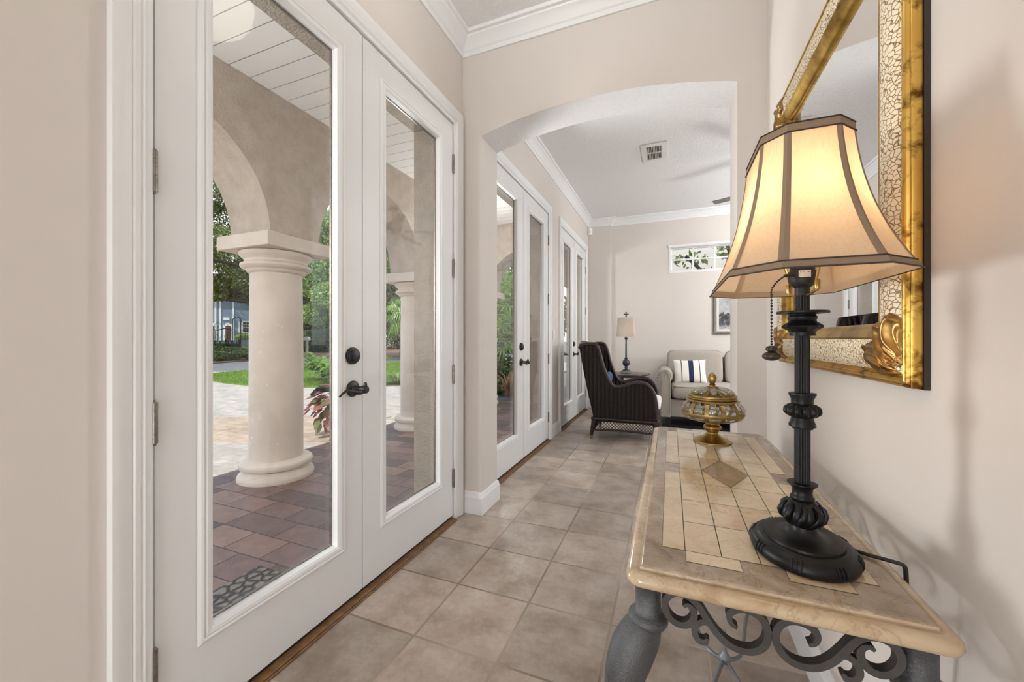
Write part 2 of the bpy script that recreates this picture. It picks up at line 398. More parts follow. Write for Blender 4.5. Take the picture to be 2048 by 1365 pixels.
def cm(pts,n=8,closed=False):
    """Catmull-Rom through points"""
    P=[Vector(p) for p in pts]; out=[]; N=len(P)
    for i in range(N if closed else N-1):
        g=lambda k: P[k%N] if closed else P[max(0,min(N-1,k))]
        a,b,c,d=g(i-1),g(i),g(i+1),g(i+2)
        for k in range(n):
            t=k/n; out.append(.5*((2*b)+(c-a)*t+(2*a-5*b+4*c-d)*t*t+(3*b-a-3*c+d)*t**3))
    if not closed: out.append(P[-1])
    return out
XY=lambda a,b,h:(a,b,h)
def leaves(name,mat,blobs,n,size,parent=None,seed=1,asp=.5,shell=.45,droop=0):
    """many small leaf blades spread through ellipsoids"""
    rs=np.random.RandomState(seed)
    B=np.array(blobs,float); vol=(B[:,3]*B[:,4]*B[:,5])**(2/3); pick=rs.choice(len(B),n,p=vol/vol.sum())
    d=rs.normal(size=(n,3)); d/=np.linalg.norm(d,axis=1)[:,None]
    rad=(shell+(1-shell)*rs.rand(n))**(1/1.5)
    c=B[pick,:3]+d*rad[:,None]*B[pick,3:6]
    u=rs.normal(size=(n,3)); u[:,2]-=droop; u/=np.linalg.norm(u,axis=1)[:,None]
    w=rs.normal(size=(n,3))+d*.6; w-=u*(w*u).sum(1)[:,None]; w/=np.linalg.norm(w,axis=1)[:,None]
    s=size*(.6+.8*rs.rand(n))[:,None]
    v=np.stack([c-u*s*.5,c+w*s*asp*.5,c+u*s*.5,c-w*s*asp*.5],1).reshape(-1,3)
    me=bpy.data.meshes.new(name)
    me.vertices.add(4*n); me.loops.add(4*n); me.polygons.add(n)
    me.vertices.foreach_set('co',v.ravel()); me.loops.foreach_set('vertex_index',np.arange(4*n))
    me.polygons.foreach_set('loop_start',np.arange(0,4*n,4)); me.update(calc_edges=True); me.materials.append(mat)
    return link(name,me,parent)
# ------------------------------------------------------------------ room shell
XL,XR,YA,YB,YE,ZC=-1.25,.437,2.25,2.5,6.5,3.05   # left wall, right wall, arch wall front/back, far wall, ceiling
X2,YF=3.2,-2.6
PAIRS=[(.603,1.352,2.122,2.445),(2.60,3.375,4.165,2.49),(4.694,5.43,6.222,2.50)]
def opens(e): return [(a-.035,b+.045,z+e) for a,_,b,z in PAIRS]
def wall_x(x0,x1,ops,y0,y1,z0,z1):
    b=MB(); y=y0
    for a,c,z in ops:
        b.box(x0,x1,y,a,z0,z1); b.box(x0,x1,a,c,z,z1); y=c
    b.box(x0,x1,y,y1,z0,z1); return b
struct(wall_x(-1.33,XL,opens(.035),YF-.1,YE+.2,-.1,3.2).build('wall_left',M['wall']),'beige painted wall carrying the three pairs of french doors','wall')
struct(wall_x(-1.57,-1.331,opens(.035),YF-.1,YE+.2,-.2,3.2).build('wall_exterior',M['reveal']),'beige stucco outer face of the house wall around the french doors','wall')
b=MB(); b.box(XR,XR+.15,YF-.1,YA,-.1,3.2)
struct(b.build('wall_right',M['wall']),'pale painted wall behind the console table and gold mirror','wall')
# arched wall
arc=[]
cx,hw,rise,sp=(-1.12+.31)/2,(.31+1.12)/2,.092,2.412
rad=(hw*hw+rise*rise)/(2*rise)
for i in range(41):
    x=-hw+2*hw*i/40; arc.append((cx+x,sp+math.sqrt(rad*rad-x*x)-(rad-rise)))
poly=[(XL,-.1),(-1.12,-.1)]+arc+[(.31,-.1),(X2,-.1),(X2,3.2),(XL,3.2)]
b=MB(); n=len(poly)
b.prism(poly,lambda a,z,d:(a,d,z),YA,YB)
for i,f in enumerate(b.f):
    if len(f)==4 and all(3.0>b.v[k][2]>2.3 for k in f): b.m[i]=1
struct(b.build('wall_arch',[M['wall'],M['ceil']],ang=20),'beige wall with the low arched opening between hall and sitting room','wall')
# far wall with a transom window opening
WX0,WX1,WZ0,WZ1=-.022,1.83,2.125,2.54
b=MB()
b.box(XL,WX0,YE,YE+.2,-.1,3.2); b.box(WX1,X2,YE,YE+.2,-.1,3.2); b.box(WX0,WX1,YE,YE+.2,-.1,WZ0); b.box(WX0,WX1,YE,YE+.2,WZ1,3.2)
b.box(XL,-.885,YE-.07,YE,-.1,3.1)
struct(b.build('wall_back',M['wall']),'far beige wall of the sitting room behind the sofa','wall')
b=MB(); b.box(X2,X2+.15,YA,3.0,-.1,3.2); b.box(X2,X2+.15,5.9,YE+.2,-.1,3.2); b.box(X2,X2+.15,3.0,5.9,-.1,.5); b.box(X2,X2+.15,3.0,5.9,2.6,3.2)
struct(b.build('wall_side',M['wall']),'right hand wall of the sitting room with a wide window','wall')
b=MB(); b.box(XL,-1.05,YF-.1,YF,-.1,3.2); b.box(.24,XR,YF-.1,YF,-.1,3.2); b.box(-1.05,.24,YF-.1,YF,2.6,3.2)
struct(b.build('wall_front',M['wall']),'end wall of the hall behind the viewer with a tall opening','wall')
b=MB(); b.box(XL,XR+.1,YF,YA+.1,ZC,ZC+.14)
struct(b.build('ceiling',M['ceil']),'white textured ceiling over the entry hall','ceiling')
b=MB(); b.box(XL,X2,YB-.1,YE,ZC+.001,ZC+.14)
struct(b.build('ceiling_sitting',M['ceil']),'white knockdown textured ceiling over the sitting room','ceiling')
b=MB(); b.box(-1.33,X2,YF-.1,YE,-.12,0)
struct(b.build('floor',M['tile']),'square beige brown ceramic tile floor with pale grout','floor')
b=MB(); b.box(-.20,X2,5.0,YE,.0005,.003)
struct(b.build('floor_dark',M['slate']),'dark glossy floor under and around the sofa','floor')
# crown mouldings
CR=[(0,2.935),(.010,2.935),(.012,2.962),(.018,2.966),(.022,2.972),(.030,2.985),(.046,3.004),(.066,3.018),(.070,3.026),(.086,3.030),(.088,3.0495),(0,3.0495)]
b=MB(); b.sweep([(XL,YF),(XR,YF),(XR,YA),(XL,YA)],CR,XY,True)
struct(b.build('trim_1',M['white'],ang=25),'white crown moulding around the hall ceiling','crown moulding')
b=MB(); b.sweep([(XL,YB),(X2,YB),(X2,YE),(-.885,YE),(-.885,YE-.07),(XL,YE-.07)],CR,XY,True)
struct(b.build('trim_2',M['white'],ang=25),'white crown moulding around the sitting room ceiling','crown moulding')
# baseboards
BB=[(0,.001),(.016,.001),(.016,.105),(.012,.112),(.010,.128),(.004,.138),(0,.14)]
for nm,p,l in [('baseboard_arch',[(XL,YB),(-1.12,YB),(-1.12,YA),(XL+.002,YA)],'white baseboard wrapping the left foot of the archway'),
  ('baseboard_jamb',[(XR-.018,YA),(.31,YA),(.31,YB),(X2,YB)],'white baseboard wrapping the right foot of the archway'),
  ('baseboard_right',[(XR,YF),(XR,YA-.018)],'white baseboard along the right wall under the console table'),
  ('baseboard_back',[(X2,YE),(-.885,YE),(-.885,YE-.07),(XL,YE-.07)],'white baseboard along the far wall behind sofa and side table'),
  ('baseboard_pier',[(XL,4.594),(XL,4.275)],'short white baseboard between the second and third door pairs'),
  ('baseboard_left',[(XL,.50),(XL,YF)],'white baseboard on the left wall before the first doors')]:
    b=MB(); b.sweep(p,BB,XY); struct(b.build(nm,M['white'],ang=25),l,'baseboard')
# door casings, jambs, thresholds
CAS=[(.006,0),(.006,.010),(.012,.013),(.022,.013),(.026,.017),(.032,.013),(.036,.017),(.046,.0185),(.050,.014),(.056,.0175),(.070,.021),(.080,.024),(.092,.024),(.092,0)]
ORD=['first','second','third']
fx=lambda a,z,h:(XL+h,a,z)
tn=3
for i,(y0,ym,y1,zt) in enumerate(PAIRS):
    pth=[(y0,0.002),(y0,zt+.004),(y1,zt+.004),(y1,0.002)]
    b=MB(); b.sweep(pth,CAS,fx)
    b.sweep(pth,[(.003,-.08),(.003,-.002),(.034,-.002),(.034,-.08)],fx)
    struct(b.build('trim_%d'%tn,M['white'],ang=20),'white fluted casing around the %s pair of french doors'%ORD[i],'door casing'); tn+=1
    b=MB(); b.box(-1.40,-1.222,y0,y1,.0005,.014); b.box(-1.222,-1.214,y0,y1,.0005,.009)
    struct(b.build('trim_%d'%tn,M['threshold'],bev=.003),'brown oak threshold strip under the %s pair of french doors'%ORD[i],'threshold'); tn+=1
# ------------------------------------------------------------------ french doors
def lever_set(root,y,z,side):
    mz=Matrix.Translation((XL,y,z))@Matrix.Rotation(PI/2,4,'Y')
    b=MB(); k=b.lathe([(.0,0),(.034,.0),(.034,.006),(.030,.011),(.016,.014),(.0135,.018),(.0125,.05),(.0165,.053),(.0165,.075),(.012,.08),(.0,.081)],n=28); b.xf(k,mz)
    pts=cm([(XL+.066,y+.002,z-.004),(XL+.068,y+side*.028,z-.010),(XL+.064,y+side*.06,z-.004),(XL+.058,y+side*.092,z+.004),(XL+.052,y+side*.122,z-.016)],5)
    b.tube(pts,[.0105-.006*min(1,i/18) for i in range(len(pts))],10,flat=.62)
    b.tube(cm([(XL+.064,y,z-.014),(XL+.067,y,z),(XL+.067,y+.002,z+.016),(XL+.066,y+.004,z+.030)],4),[.010,.013,.013,.012,.011,.0105,.010,.0095,.009,.0085,.008,.007,.004],10,flat=.7)
    o=b.build('lever_handle',M['bronze'],root); o['label']='dark bronze wave lever'
    b=MB(); k=b.lathe([(.0,0),(.036,0),(.036,.008),(.0345,.0105),(.032,.011),(.0315,.0145),(.0295,.017),(.0275,.0172),(.027,.020),(.024,.022),(.0215,.0222),(.021,.024),(.014,.026),(0,.0265)],n=32); b.xf(k,Matrix.Translation((XL,y-.002,z+.140))@Matrix.Rotation(PI/2,4,'Y'))
    o=b.build('deadbolt',M['bronze'],root); o['label']='round dark bronze deadbolt'
def ext_lever(root,y,z,side):
    x=-1.296
    mz=Matrix.Translation((x,y,z))@Matrix.Rotation(-PI/2,4,'Y')
    b=MB(); k=b.lathe([(.0,0),(.034,.0),(.034,.006),(.016,.012),(.0125,.016),(.0125,.06),(.0,.062)],n=20); b.xf(k,mz)
    pts=cm([(x-.055,y,z),(x-.058,y+side*.04,z+.006),(x-.056,y+side*.08,z+.012),(x-.052,y+side*.12,z-.008)],5)
    b.tube(pts,[.013-.005*i/len(pts) for i in range(len(pts))],8,flat=.6)
    b.build('outer_lever',M['bronze'],root)
def leaf(num,ya,yb,zt,hinge_side,handle,label,hz):
    root=thing('door_%d'%num,(XL-.02,(ya+yb)/2,.012),label,'door',None,'structure')
    a,c=ya+.003,yb-.003; x0,x1=XL-.045,XL
    g=.245; ia,ic=(ya+yb)/2-g,(ya+yb)/2+g; z0,z1=.268,zt-.138
    b=MB()
    b.box(x0,x1,a,ia,.028,zt); b.box(x0,x1,ic,c,.028,zt); b.box(x0,x1,ia,ic,.028,z0); b.box(x0,x1,ia,ic,z1,zt)
    b.build('door_panel',M['door'],root)
    b=MB(); b.box(x0+.004,x1-.006,a,c,.0145,.0285); b.build('door_sweep',M['black'],root)  # black strip stands in for the shaded gap under the door
    b=MB()
    GB=[(-.008,-.028),(-.008,.002),(.0,.008),(.010,.010),(.016,.006),(.020,.010),(.026,.0085),(.031,.003),(.032,-.001),(.006,-.001)]
    b.sweep([(ia+.004,z0+.004),(ia+.004,z1-.004),(ic-.004,z1-.004),(ic-.004,z0+.004)],GB,fx,True)
    o=b.build('glazing_bead',M['white'],root,ang=25)
    b=MB(); 
    b.sweep([(ia+.012,z0+.012),(ia+.012,z1-.012),(ic-.012,z1-.012),(ic-.012,z0+.012)],[(-.004,-.036),(-.004,-.027),(.006,-.027),(.006,-.036)],fx,True)
    b.build('gasket',M['hinge'],root)
    b=MB(); b.box(XL-.032,XL-.028,ia+.004,ic-.004,z0+.004,z1-.004); b.build('pane',M['glass'],root)
    hy=ya-.0015 if hinge_side<0 else yb+.0015
    for z in hz:
        b=MB()
        for q in range(5): b.lathe([(.0068,-.054+q*.0216),(.0068,-.054+q*.0216+.0205)],(XL+.007,hy,z),10)
        b.lathe([(.003,-.060),(.005,-.054),(.005,.054),(.003,.058)],(XL+.007,hy,z),8)
        b.box(XL-.002,XL+.003,hy-.007,hy+.007,z-.054,z+.054)
        o=b.build('hinge',M['hinge'],root); o['label']='aged metal butt hinge'
    if handle:
        lever_set(root,handle,.908,-1); ext_lever(root,handle,.90,-1)
    return root
HZ=(.258,.902,1.556,2.204)
names=['left leaf of the first pair, full height glass, black lever and deadbolt','right leaf of the first pair, narrow glass, hinges beside the archway',
 'left leaf of the second pair, seen through the arch, palm behind its glass','right leaf of the second pair through the arch, pale stucco behind glass',
 'left leaf of the third pair, beside the light switch, dark stucco behind glass','right leaf of the third pair, next to the far corner']
nn=1
for i,(y0,ym,y1,zt) in enumerate(PAIRS):
    leaf(nn,y0,ym,zt,-1,ym-.058,'white french door, '+names[nn-1],HZ); nn+=1
    leaf(nn,ym,y1,zt,1,None,'white french door, '+names[nn-1],HZ); nn+=1
    # fixed astragal between the leaves belongs to the right leaf
# ------------------------------------------------------------------ transom window
root=thing('window_1',((WX0+WX1)/2,YE,WZ0),'narrow white transom window high on the far wall, foliage outside','window',None,'structure')
b=MB(); fy=lambda a,z,h:(a,YE-h,z)
b.sweep([(WX0+.0,WZ0),(WX0+.0,WZ1),(WX1,WZ1),(WX1,WZ0)],[(-.045,-.10),(-.045,-.06),(-.03,-.055),(-.03,.004),(0.0,.004),(0.0,-.10)],fy,True)
b.build('window_frame',M['white'],root)
b=MB(); b.box(WX0-.01,WX1+.01,YE-.02,YE+.1,WZ1-.022,WZ1+.012); b.build('window_head',M['white'],root)
b=MB(); np_=6; w=(WX1-WX0-.09)/np_
for i in range(1,np_): b.box(WX0+.045+w*i-.013,WX0+.045+w*i+.013,YE+.065,YE+.09,WZ0+.04,WZ1-.04)
b.box(WX0+.04,WX1-.04,YE+.066,YE+.089,(WZ0+WZ1)/2-.010,(WZ0+WZ1)/2+.010)
b.build('muntin',M['white'],root)
b=MB(); b.box(WX0+.04,WX1-.04,YE+.075,YE+.079,WZ0+.04,WZ1-.04); b.build('pane',M['glass'],root)
root=thing('window_2',(X2,4.45,.5),'wide white window on the sitting room side wall','window',None,'structure')
b=MB(); fz=lambda a,z,h:(X2-h,a,z)
b.sweep([(3.0,.5),(3.0,2.6),(5.9,2.6),(5.9,.5)],[(-.06,-.1),(-.06,-.02),(.07,.0),(.07,.015),(0,.015),(0,-.1)],fz,True)
for y in (3.95,4.95): b.box(X2+.03,X2+.09,y-.03,y+.03,.55,2.55)
b.build('window_frame',M['white'],root)
b=MB(); b.box(X2+.05,X2+.054,3.05,5.85,.55,2.55); b.build('pane',M['glass'],root)
# ------------------------------------------------------------------ small wall and ceiling fittings
t=thing('light_switch',(XL,4.385,1.107),'white double rocker light switch between the second and third doors','light switch')
b=MB(); b.box(XL,XL+.006,4.349,4.421,1.107,1.225); b.build('switch_plate',M['plast'],t,bev=.003)
for y in (4.367,4.403):
    b=MB(); b.box(XL+.006,XL+.011,y-.013,y+.013,1.133,1.199); b.build('rocker',M['white'],t,bev=.002)
t=thing('motion_detector',(XL+.04,YE-.07,2.86),'small cream motion sensor in the far corner below the crown moulding','sensor')
b=MB(); b.prism([(XL+.0005,YE-.0705),(XL+.075,YE-.0705),(XL+.075,YE-.115),(XL+.045,YE-.14),(XL+.0005,YE-.14)],XY,2.80,2.915); b.build('sensor_body',M['plast'],t,bev=.006)
b=MB(); b.box(XL+.012,XL+.05,YE-.144,YE-.139,2.83,2.875); b.build('lens',M['cushion'],t,bev=.003)
t=thing('ceiling_vent',(-.155,4.315,ZC),'white louvred air vent in the sitting room ceiling','air vent')
vx0,vx1,vy0,vy1=-.278,-.032,4.118,4.512
b=MB(); b.sweep([(vx0,vy0),(vx1,vy0),(vx1,vy1),(vx0,vy1)],[(0,ZC-.001),(0,ZC-.008),(.05,ZC-.012),(.05,ZC-.001)],XY,True)
b.box(vx0+.05,vx1-.05,(vy0+vy1)/2-.006,(vy0+vy1)/2+.006,ZC-.012,ZC-.002); b.build('vent_frame',M['vent'],t)
b=MB(); b.box(vx0+.05,vx1-.05,vy0+.05,vy1-.05,ZC-.003,ZC-.0005); b.build('duct_opening',M['dark'],t)
b=MB()
for k in range(10):
    x=vx0+.05+.0146*(k+.5)
    for ya,yb in ((vy0+.05,(vy0+vy1)/2-.006),((vy0+vy1)/2+.006,vy1-.05)):
        k0=b.box(-.004,.004,ya,yb,-.0008,.0008); b.xf(k0,Matrix.Translation((x,0,ZC-.008))@Matrix.Rotation(.7,4,'Y'))
b.build('louvre',M['vent'],t)
# ceiling fan beyond the arch: only a blade tip shows
t=thing('ceiling_fan',(1.25,4.75,ZC),'ceiling fan in the sitting room, one thin blade tip showing beside the arch','ceiling fan')
b=MB(); b.lathe([(.07,0),(.07,-.03),(.02,-.06),(.014,-.07),(.014,-.20),(.05,-.21),(.11,-.24),(.13,-.29),(.11,-.34),(.06,-.37),(.0,-.37)],(1.25,4.75,ZC),24); b.build('motor_housing',M['hinge'],t)
for k in range(5):
    a=math.radians(153+72*k)
    b=MB(); k0=b.box(.16,.88,-.055,.055,-.004,.004); b.xf(k0,Matrix.Translation((1.25,4.75,2.71))@Matrix.Rotation(a,4,'Z')@Matrix.Rotation(.05,4,'X')); b.build('fan_blade',M['hinge'],t,bev=.003)
def hall_light(x,y,label):
    t=thing('ceiling_light',(x,y,ZC),label,'ceiling light')
    b=MB(); b.lathe([(.07,0),(.07,-.012),(.055,-.03),(.014,-.035),(.012,-.16),(0,-.16)],(x,y,ZC),24); b.build('stem',M['hinge'],t)
    b=MB(); b.lathe([(.012,-.41),(.05,-.408),(.105,-.385),(.15,-.345),(.178,-.295),(.188,-.235),(.183,-.23),(.173,-.295),(.145,-.34),(.102,-.377),(.05,-.398),(.012,-.40)],(x,y,ZC+.005),32,cap0=False,cap1=False); b.build('glass_bowl',M['bowl'],t)
    b=MB(); b.lathe([(.0,-.43),(.010,-.425),(.014,-.415),(.008,-.405),(.02,-.40),(.02,-.395),(.006,-.39),(.006,-.2),(0,-.2)],(x,y,ZC+.005),16); b.build('finial',M['hinge'],t)
hall_light(-.44,1.25,'bowl shaped ceiling light mirrored in the first door glass')
# ------------------------------------------------------------------ console table
TX0,TX1,TY0,TY1,TZ=-.072,.363,.688,1.892,.730
t=thing('console_table',((TX0+TX1)/2,(TY0+TY1)/2,0),'marble topped console table with grey scrolled iron base below the mirror','console table')
def rrect(x0,x1,y0,y1,r,n=6):
    out=[]
    for cx,cy,a0 in ((x1-r,y0+r,-PI/2),(x1-r,y1-r,0),(x0+r,y1-r,PI/2),(x0+r,y0+r,PI)):
        for k in range(n+1):
            a=a0+PI/2*k/n; out.append((cx+r*math.cos(a),cy+r*math.sin(a)))
    return out
def rr_rings(prof,r0):
    return [[(x,y,z) for x,y in rrect(TX0+i,TX1-i,TY0+i,TY1-i,max(.002,r0-i))] for i,z in prof]
b=MB(); b.rings(rr_rings([(.03,.7005),(.008,.7005),(.003,.703),(0,.709),(.0005,.716),(.004,.7205),(.011,.7230),(.0185,.7232),(.0195,.7222),(.0225,.7220),(.0232,.7255),(.024,.7272)],.026))
o=b.build('table_slab',M['medge'],t,ang=50)
b=MB(); b.rings(rr_rings([(.024,.7272),(.025,.7292),(.028,.730)],.03)); b.build('top_panel',M['marble'],t,ang=50)
# inlaid tiles: cream, brown, dark joints
b=MB(); g=.0009
def cell(x0,x1,y0,y1,m,gr=True):
    if gr: b.mi=2; z=.7303; b.add([(x0,y0,z),(x1,y0,z),(x1,y1,z),(x0,y1,z)],[(0,1,2,3)])
    b.mi=m; z=.7306; b.add([(x0+g,y0+g,z),(x1-g,y0+g,z),(x1-g,y1-g,z),(x0+g,y1-g,z)],[(0,1,2,3)])
CX=[.025,.085,.1455,.206,.266]; CY=[.79+.125*k for k in range(9)]; MX,MY=.1455,1.29
for k in range(8):
    for i in range(4):
        if k in (3,4) and i in (1,2): continue
        cell(CX[i],CX[i+1],CY[k],CY[k+1],0)
for x0,x1 in ((-.015,.025),(.266,.306)):
    cell(x0,x1,.79,1.245,0); cell(x0,x1,1.335,1.79,0)
for y0,y1 in ((.752,.79),(1.79,1.828)):
    cell(.025,.113,y0,y1,0); cell(.178,.266,y0,y1,0)
# centre diamond with four cream corner pieces
b.mi=2; z=.7303; b.add([(.085,1.165,z),(.206,1.165,z),(.206,1.415,z),(.085,1.415,z)],[(0,1,2,3)])
b.mi=1; z=.7306; q=.0014
b.add([(MX,1.165+q*2,z),(.206-q,MY,z),(MX,1.415-q*2,z),(.085+q,MY,z)],[(0,1,2,3)])
b.mi=0
for sx in (-1,1):
    for sy in (-1,1):
        X=MX+sx*(.0605-g); Y=MY+sy*(.125-g)
        v=[(X,Y,z),(MX+sx*g,Y,z),(X,MY+sy*.003,z)]
        v[1]=(MX+sx*.0014,Y,z)
        b.add(v,[(0,1,2) if sx*sy<0 else (0,2,1)])
o=b.build('inlaid_tiles',[M['cream'],M['dia'],M['groove']],t,smooth=False); o['label']='cream tile inlay with brown centre diamond'
LEGS=[(-.037,.738,-1,-1),(.328,.738,1,-1),(-.033,1.84,-1,1),(.324,1.84,1,1)]
for lx,ly,sx,sy in LEGS:
    b=MB()
    b.lathe([(.026,.7003),(.026,.695),(.0215,.692),(.0215,.640),(.026,.637),(.033,.632),(.034,.625),(.030,.618),(.024,.616)],(lx,ly,0),24)
    prof=[(.0,.626,.024),(.012,.606,.033),(.032,.575,.037),(.046,.54,.034),(.052,.50,.029),(.047,.44,.0245),(.036,.36,.021),(.024,.27,.018),(.014,.18,.0155),(.010,.10,.0145),(.016,.05,.016),(.028,.022,.020),(.034,.008,.021),(.034,0,.019)]
    if sx>0: prof=[(o_*.45,z_,r_) for o_,z_,r_ in prof]
    pts=cm([(lx+sx*o_*.8,ly+sy*o_*.6,z_) for o_,z_,r_ in prof],3)
    rr=[v.x for v in cm([(r_,0,0) for _,_,r_ in prof],3)]
    b.tube(pts,rr,16,up=(1,0,0))
    b.build('leg',M['pewter'],t,ang=60)
def ribbon(b,pts,w,y0,y1,fn):
    P=[Vector(p) for p in pts]; n=len(P); rs=[]
    ww=w if hasattr(w,'__len__') else [w]*n
    for i,p in enumerate(P):
        d=(P[min(i+1,n-1)]-P[max(0,i-1)]).normalized(); nn=Vector((-d.y,d.x))*ww[i]/2
        a,c=p+nn,p-nn
        rs.append([fn(a.x,a.y,y0),fn(c.x,c.y,y0),fn(c.x,c.y,y1),fn(a.x,a.y,y1)])
    b.rings(rs)
# one half of the apron scroll in (x,z); the other half is its mirror image
SC1=[(.020,.6635),(.026,.6675),(.0335,.664),(.0365,.655),(.034,.644),(.025,.634),(.012,.632),(.000,.638),(-.008,.651),(-.008,.666),(.001,.679),(.016,.6835),(.031,.680),(.044,.668),(.056,.650),(.069,.633),(.084,.6205),(.102,.615),(.121,.618),(.135,.630),(.1405,.647),(.138,.663),(.129,.675),(.115,.6805),(.101,.679),(.090,.672),(.087,.662),(.091,.653),(.0985,.649)]
SC2=[(.066,.638),(.057,.645),(.046,.643),(.0385,.634),(.037,.623),(.0425,.6135),(.052,.612),(.057,.619)]
def taper(n,w,e=.45): return [w*(e+(1-e)*min(1,i/(n*.12),(n-1-i)/(n*.12)) if 0<i<n-1 else e) for i in range(n)]
def cm2(S,n=5): return cm([Vector((x,y,0)) for x,y in S],n)
def scroll(ya,yb,fn,S1,S2,mid):
    b=MB()
    for mir in (0,1):
        for S,w in ((S1,.0105),(S2,.0095)):
            pts=[Vector((p.x if not mir else 2*mid-p.x,p.y)) for p in cm2(S)]
            dd=.0012 if S is S2 else 0
            ribbon(b,pts,taper(len(pts),w),ya+dd,yb-dd,fn)
    return b
fA=lambda x,z,y:(x,y,z)
SC1=[(x,z+.010) for x,z in SC1]; SC2=[(x,z+.010) for x,z in SC2]
for ya in (.714,1.852):
    o=scroll(ya,ya+.016,fA,SC1,SC2,.1455).build('end_scroll',M['iron'],t,ang=40)
fB=lambda y,z,x:(x,y,z)
def stretch(S,a,c): return [(a+(x+.008)*(c),z) for x,z in S]
for xa in (-.040,.317):
    for k in range(2):
        y0=.765+k*.525
        L1=stretch(SC1,y0,1.72); L2=stretch(SC2,y0,1.72)
        scroll(xa,xa+.012,fB,L1,L2,y0+.2625).build('side_scroll',M['iron'],t,ang=40)
# curved X stretcher with a centre finial
b=MB()
for lx,ly,sx,sy in LEGS:
    pts=cm([(lx,ly,.20),(lx-sx*.03,ly-sy*.12,.195),(MX+sx*.085,MY+.20,.19),(MX+sx*.066,MY+.11,.19),(MX+sx*.044,MY+.03,.19),(MX+sx*.012,MY+.002,.19)],6) if sy>0 else [(lx,ly,.20),(MX+sx*.004,MY-.006,.19)]
    b.tube(pts,.0055,8)
b.build('stretcher',M['rod'],t)
b=MB(); b.lathe([(.0,.275),(.0045,.27),(.0065,.25),(.0085,.232),(.006,.218),(.0075,.21),(.014,.203),(.016,.196),(.016,.188),(.010,.18),(.0,.178)],(MX,MY,0),16); b.build('finial',M['rod'],t)
# ------------------------------------------------------------------ table lamp on the console
LX,LY=.222,.860
t=thing('table_lamp',(LX,LY,TZ),'black fluted lamp with a glowing gold bell shade on the marble console','table lamp')
c=(LX,LY,0)
b=MB()
b.lathe([(.0,.7312),(.076,.7312),(.0795,.734),(.0815,.741),(.080,.749),(.075,.7545),(.070,.756),(.0685,.7585),(.066,.7605),(.0605,.7605),(.0600,.7645),(.057,.766),(.046,.7645),(.034,.766),(.026,.771),(.0215,.778),(.0205,.784),(0,.784)],c,56,1,1.2)
for k in range(8):     # notches round the rim
    a=2*PI*(k+.5)/8
    for dq in (-.08,0,.08):
        ca,sa=math.cos(a+dq),math.sin(a+dq)
        b.tube([(LX+r*ca,LY+1.2*r*sa,z) for r,z in ((.0805,.738),(.0818,.744),(.0795,.7505),(.0752,.7552))],.0016,6)
b.build('base',M['lamp'],t,ang=50)
b=MB()
FL=[(.0119,.8565),(.0119,.957)]
b.lathe([(.0205,.782),(.0245,.788,.16),(.0305,.797,.20),(.0315,.806,.2),(.028,.817,.2),(.021,.826,.1),(.0165,.829)],c,60,lobes=9)
for k in range(9):      # leaf carving on the lower bulb
    a=2*PI*k/9
    pts=[(LX+(r+.0005)*math.cos(a+w),LY+(r+.0005)*math.sin(a+w),z) for r,z,w in ((.024,.787,0),(.0315,.797,.18),(.0335,.806,.34),(.0305,.816,.42),(.024,.824,.3))]
    b.tube(pts,[.002,.0042,.005,.0042,.002],8)
b.lathe([(.0165,.829),(.0185,.831),(.0185,.834),(.0158,.837),(.0152,.843),(.0165,.850),(.0215,.8555),(.0232,.857),(.0232,.8585),(.0125,.8588)],c,40)
def flute(z0,z1,r,n=18):
    nseg=n*6; rs=[]
    for z in (z0,z1):
        rs.append([(LX+r*(1-.10*max(0,math.cos(n*2*PI*j/nseg))**1)*math.cos(2*PI*j/nseg),LY+r*(1-.10*max(0,math.cos(n*2*PI*j/nseg)))*math.sin(2*PI*j/nseg),z) for j in range(nseg)])
    b.rings(rs)
flute(.858,.957,.0122); flute(1.020,1.126,.0117); flute(1.165,1.1985,.0112,14)
b.lathe([(.0125,.956),(.016,.957),(.0165,.9595),(.0205,.961),(.0208,.964),(.0178,.972),(.0165,.978)],c,40)
b.lathe([(.0165,.977),(.021,.980,.14),(.0262,.985,.2),(.027,.990,.22),(.0262,.995,.2),(.021,1.0,.14),(.0165,1.0025)],c,72,lobes=12)
b.lathe([(.0165,1.0025),(.0172,1.006),(.0170,1.010),(.0208,1.018),(.0212,1.020),(.0205,1.0215),(.012,1.022)],c,40)
b.lathe([(.012,1.125),(.0195,1.1255),(.0198,1.129),(.0195,1.132),(.0235,1.136,.06),(.0295,1.1395,.10),(.0305,1.143,.12),(.027,1.147,.06),(.022,1.150),(.0205,1.1535),(.0225,1.157),(.0225,1.160),(.020,1.1625),(.0200,1.1645),(.0395,1.166),(.0402,1.168),(.0395,1.170),(.012,1.1715)],c,60,lobes=12)
o=b.build('column',M['lamp'],t,ang=45); o['label']='black fluted lamp column'
b=MB(); b.lathe([(.0095,1.198),(.0115,1.1985),(.0115,1.212),(.016,1.216),(.0205,1.222),(.0215,1.228),(.0215,1.242),(.019,1.243),(.019,1.268),(.0,1.268)],c,32); b.build('socket',M['black'],t,ang=40)
b=MB(); k=b.lathe([(.02205,-.007),(.0221,.007)],(0,0,0),48,cap0=False,cap1=False)
b=MB()
for j in range(8):
    a0,a1=math.radians(-118+6*j),math.radians(-118+6*(j+1))
    z0,z1=1.2295,1.2415; r=.0219
    b.add([(LX+r*math.cos(a0),LY+r*math.sin(a0),z0),(LX+r*math.cos(a1),LY+r*math.sin(a1),z0),(LX+r*math.cos(a1),LY+r*math.sin(a1),z1),(LX+r*math.cos(a0),LY+r*math.sin(a0),z1)],[(0,1,2,3)])
b.mi=1
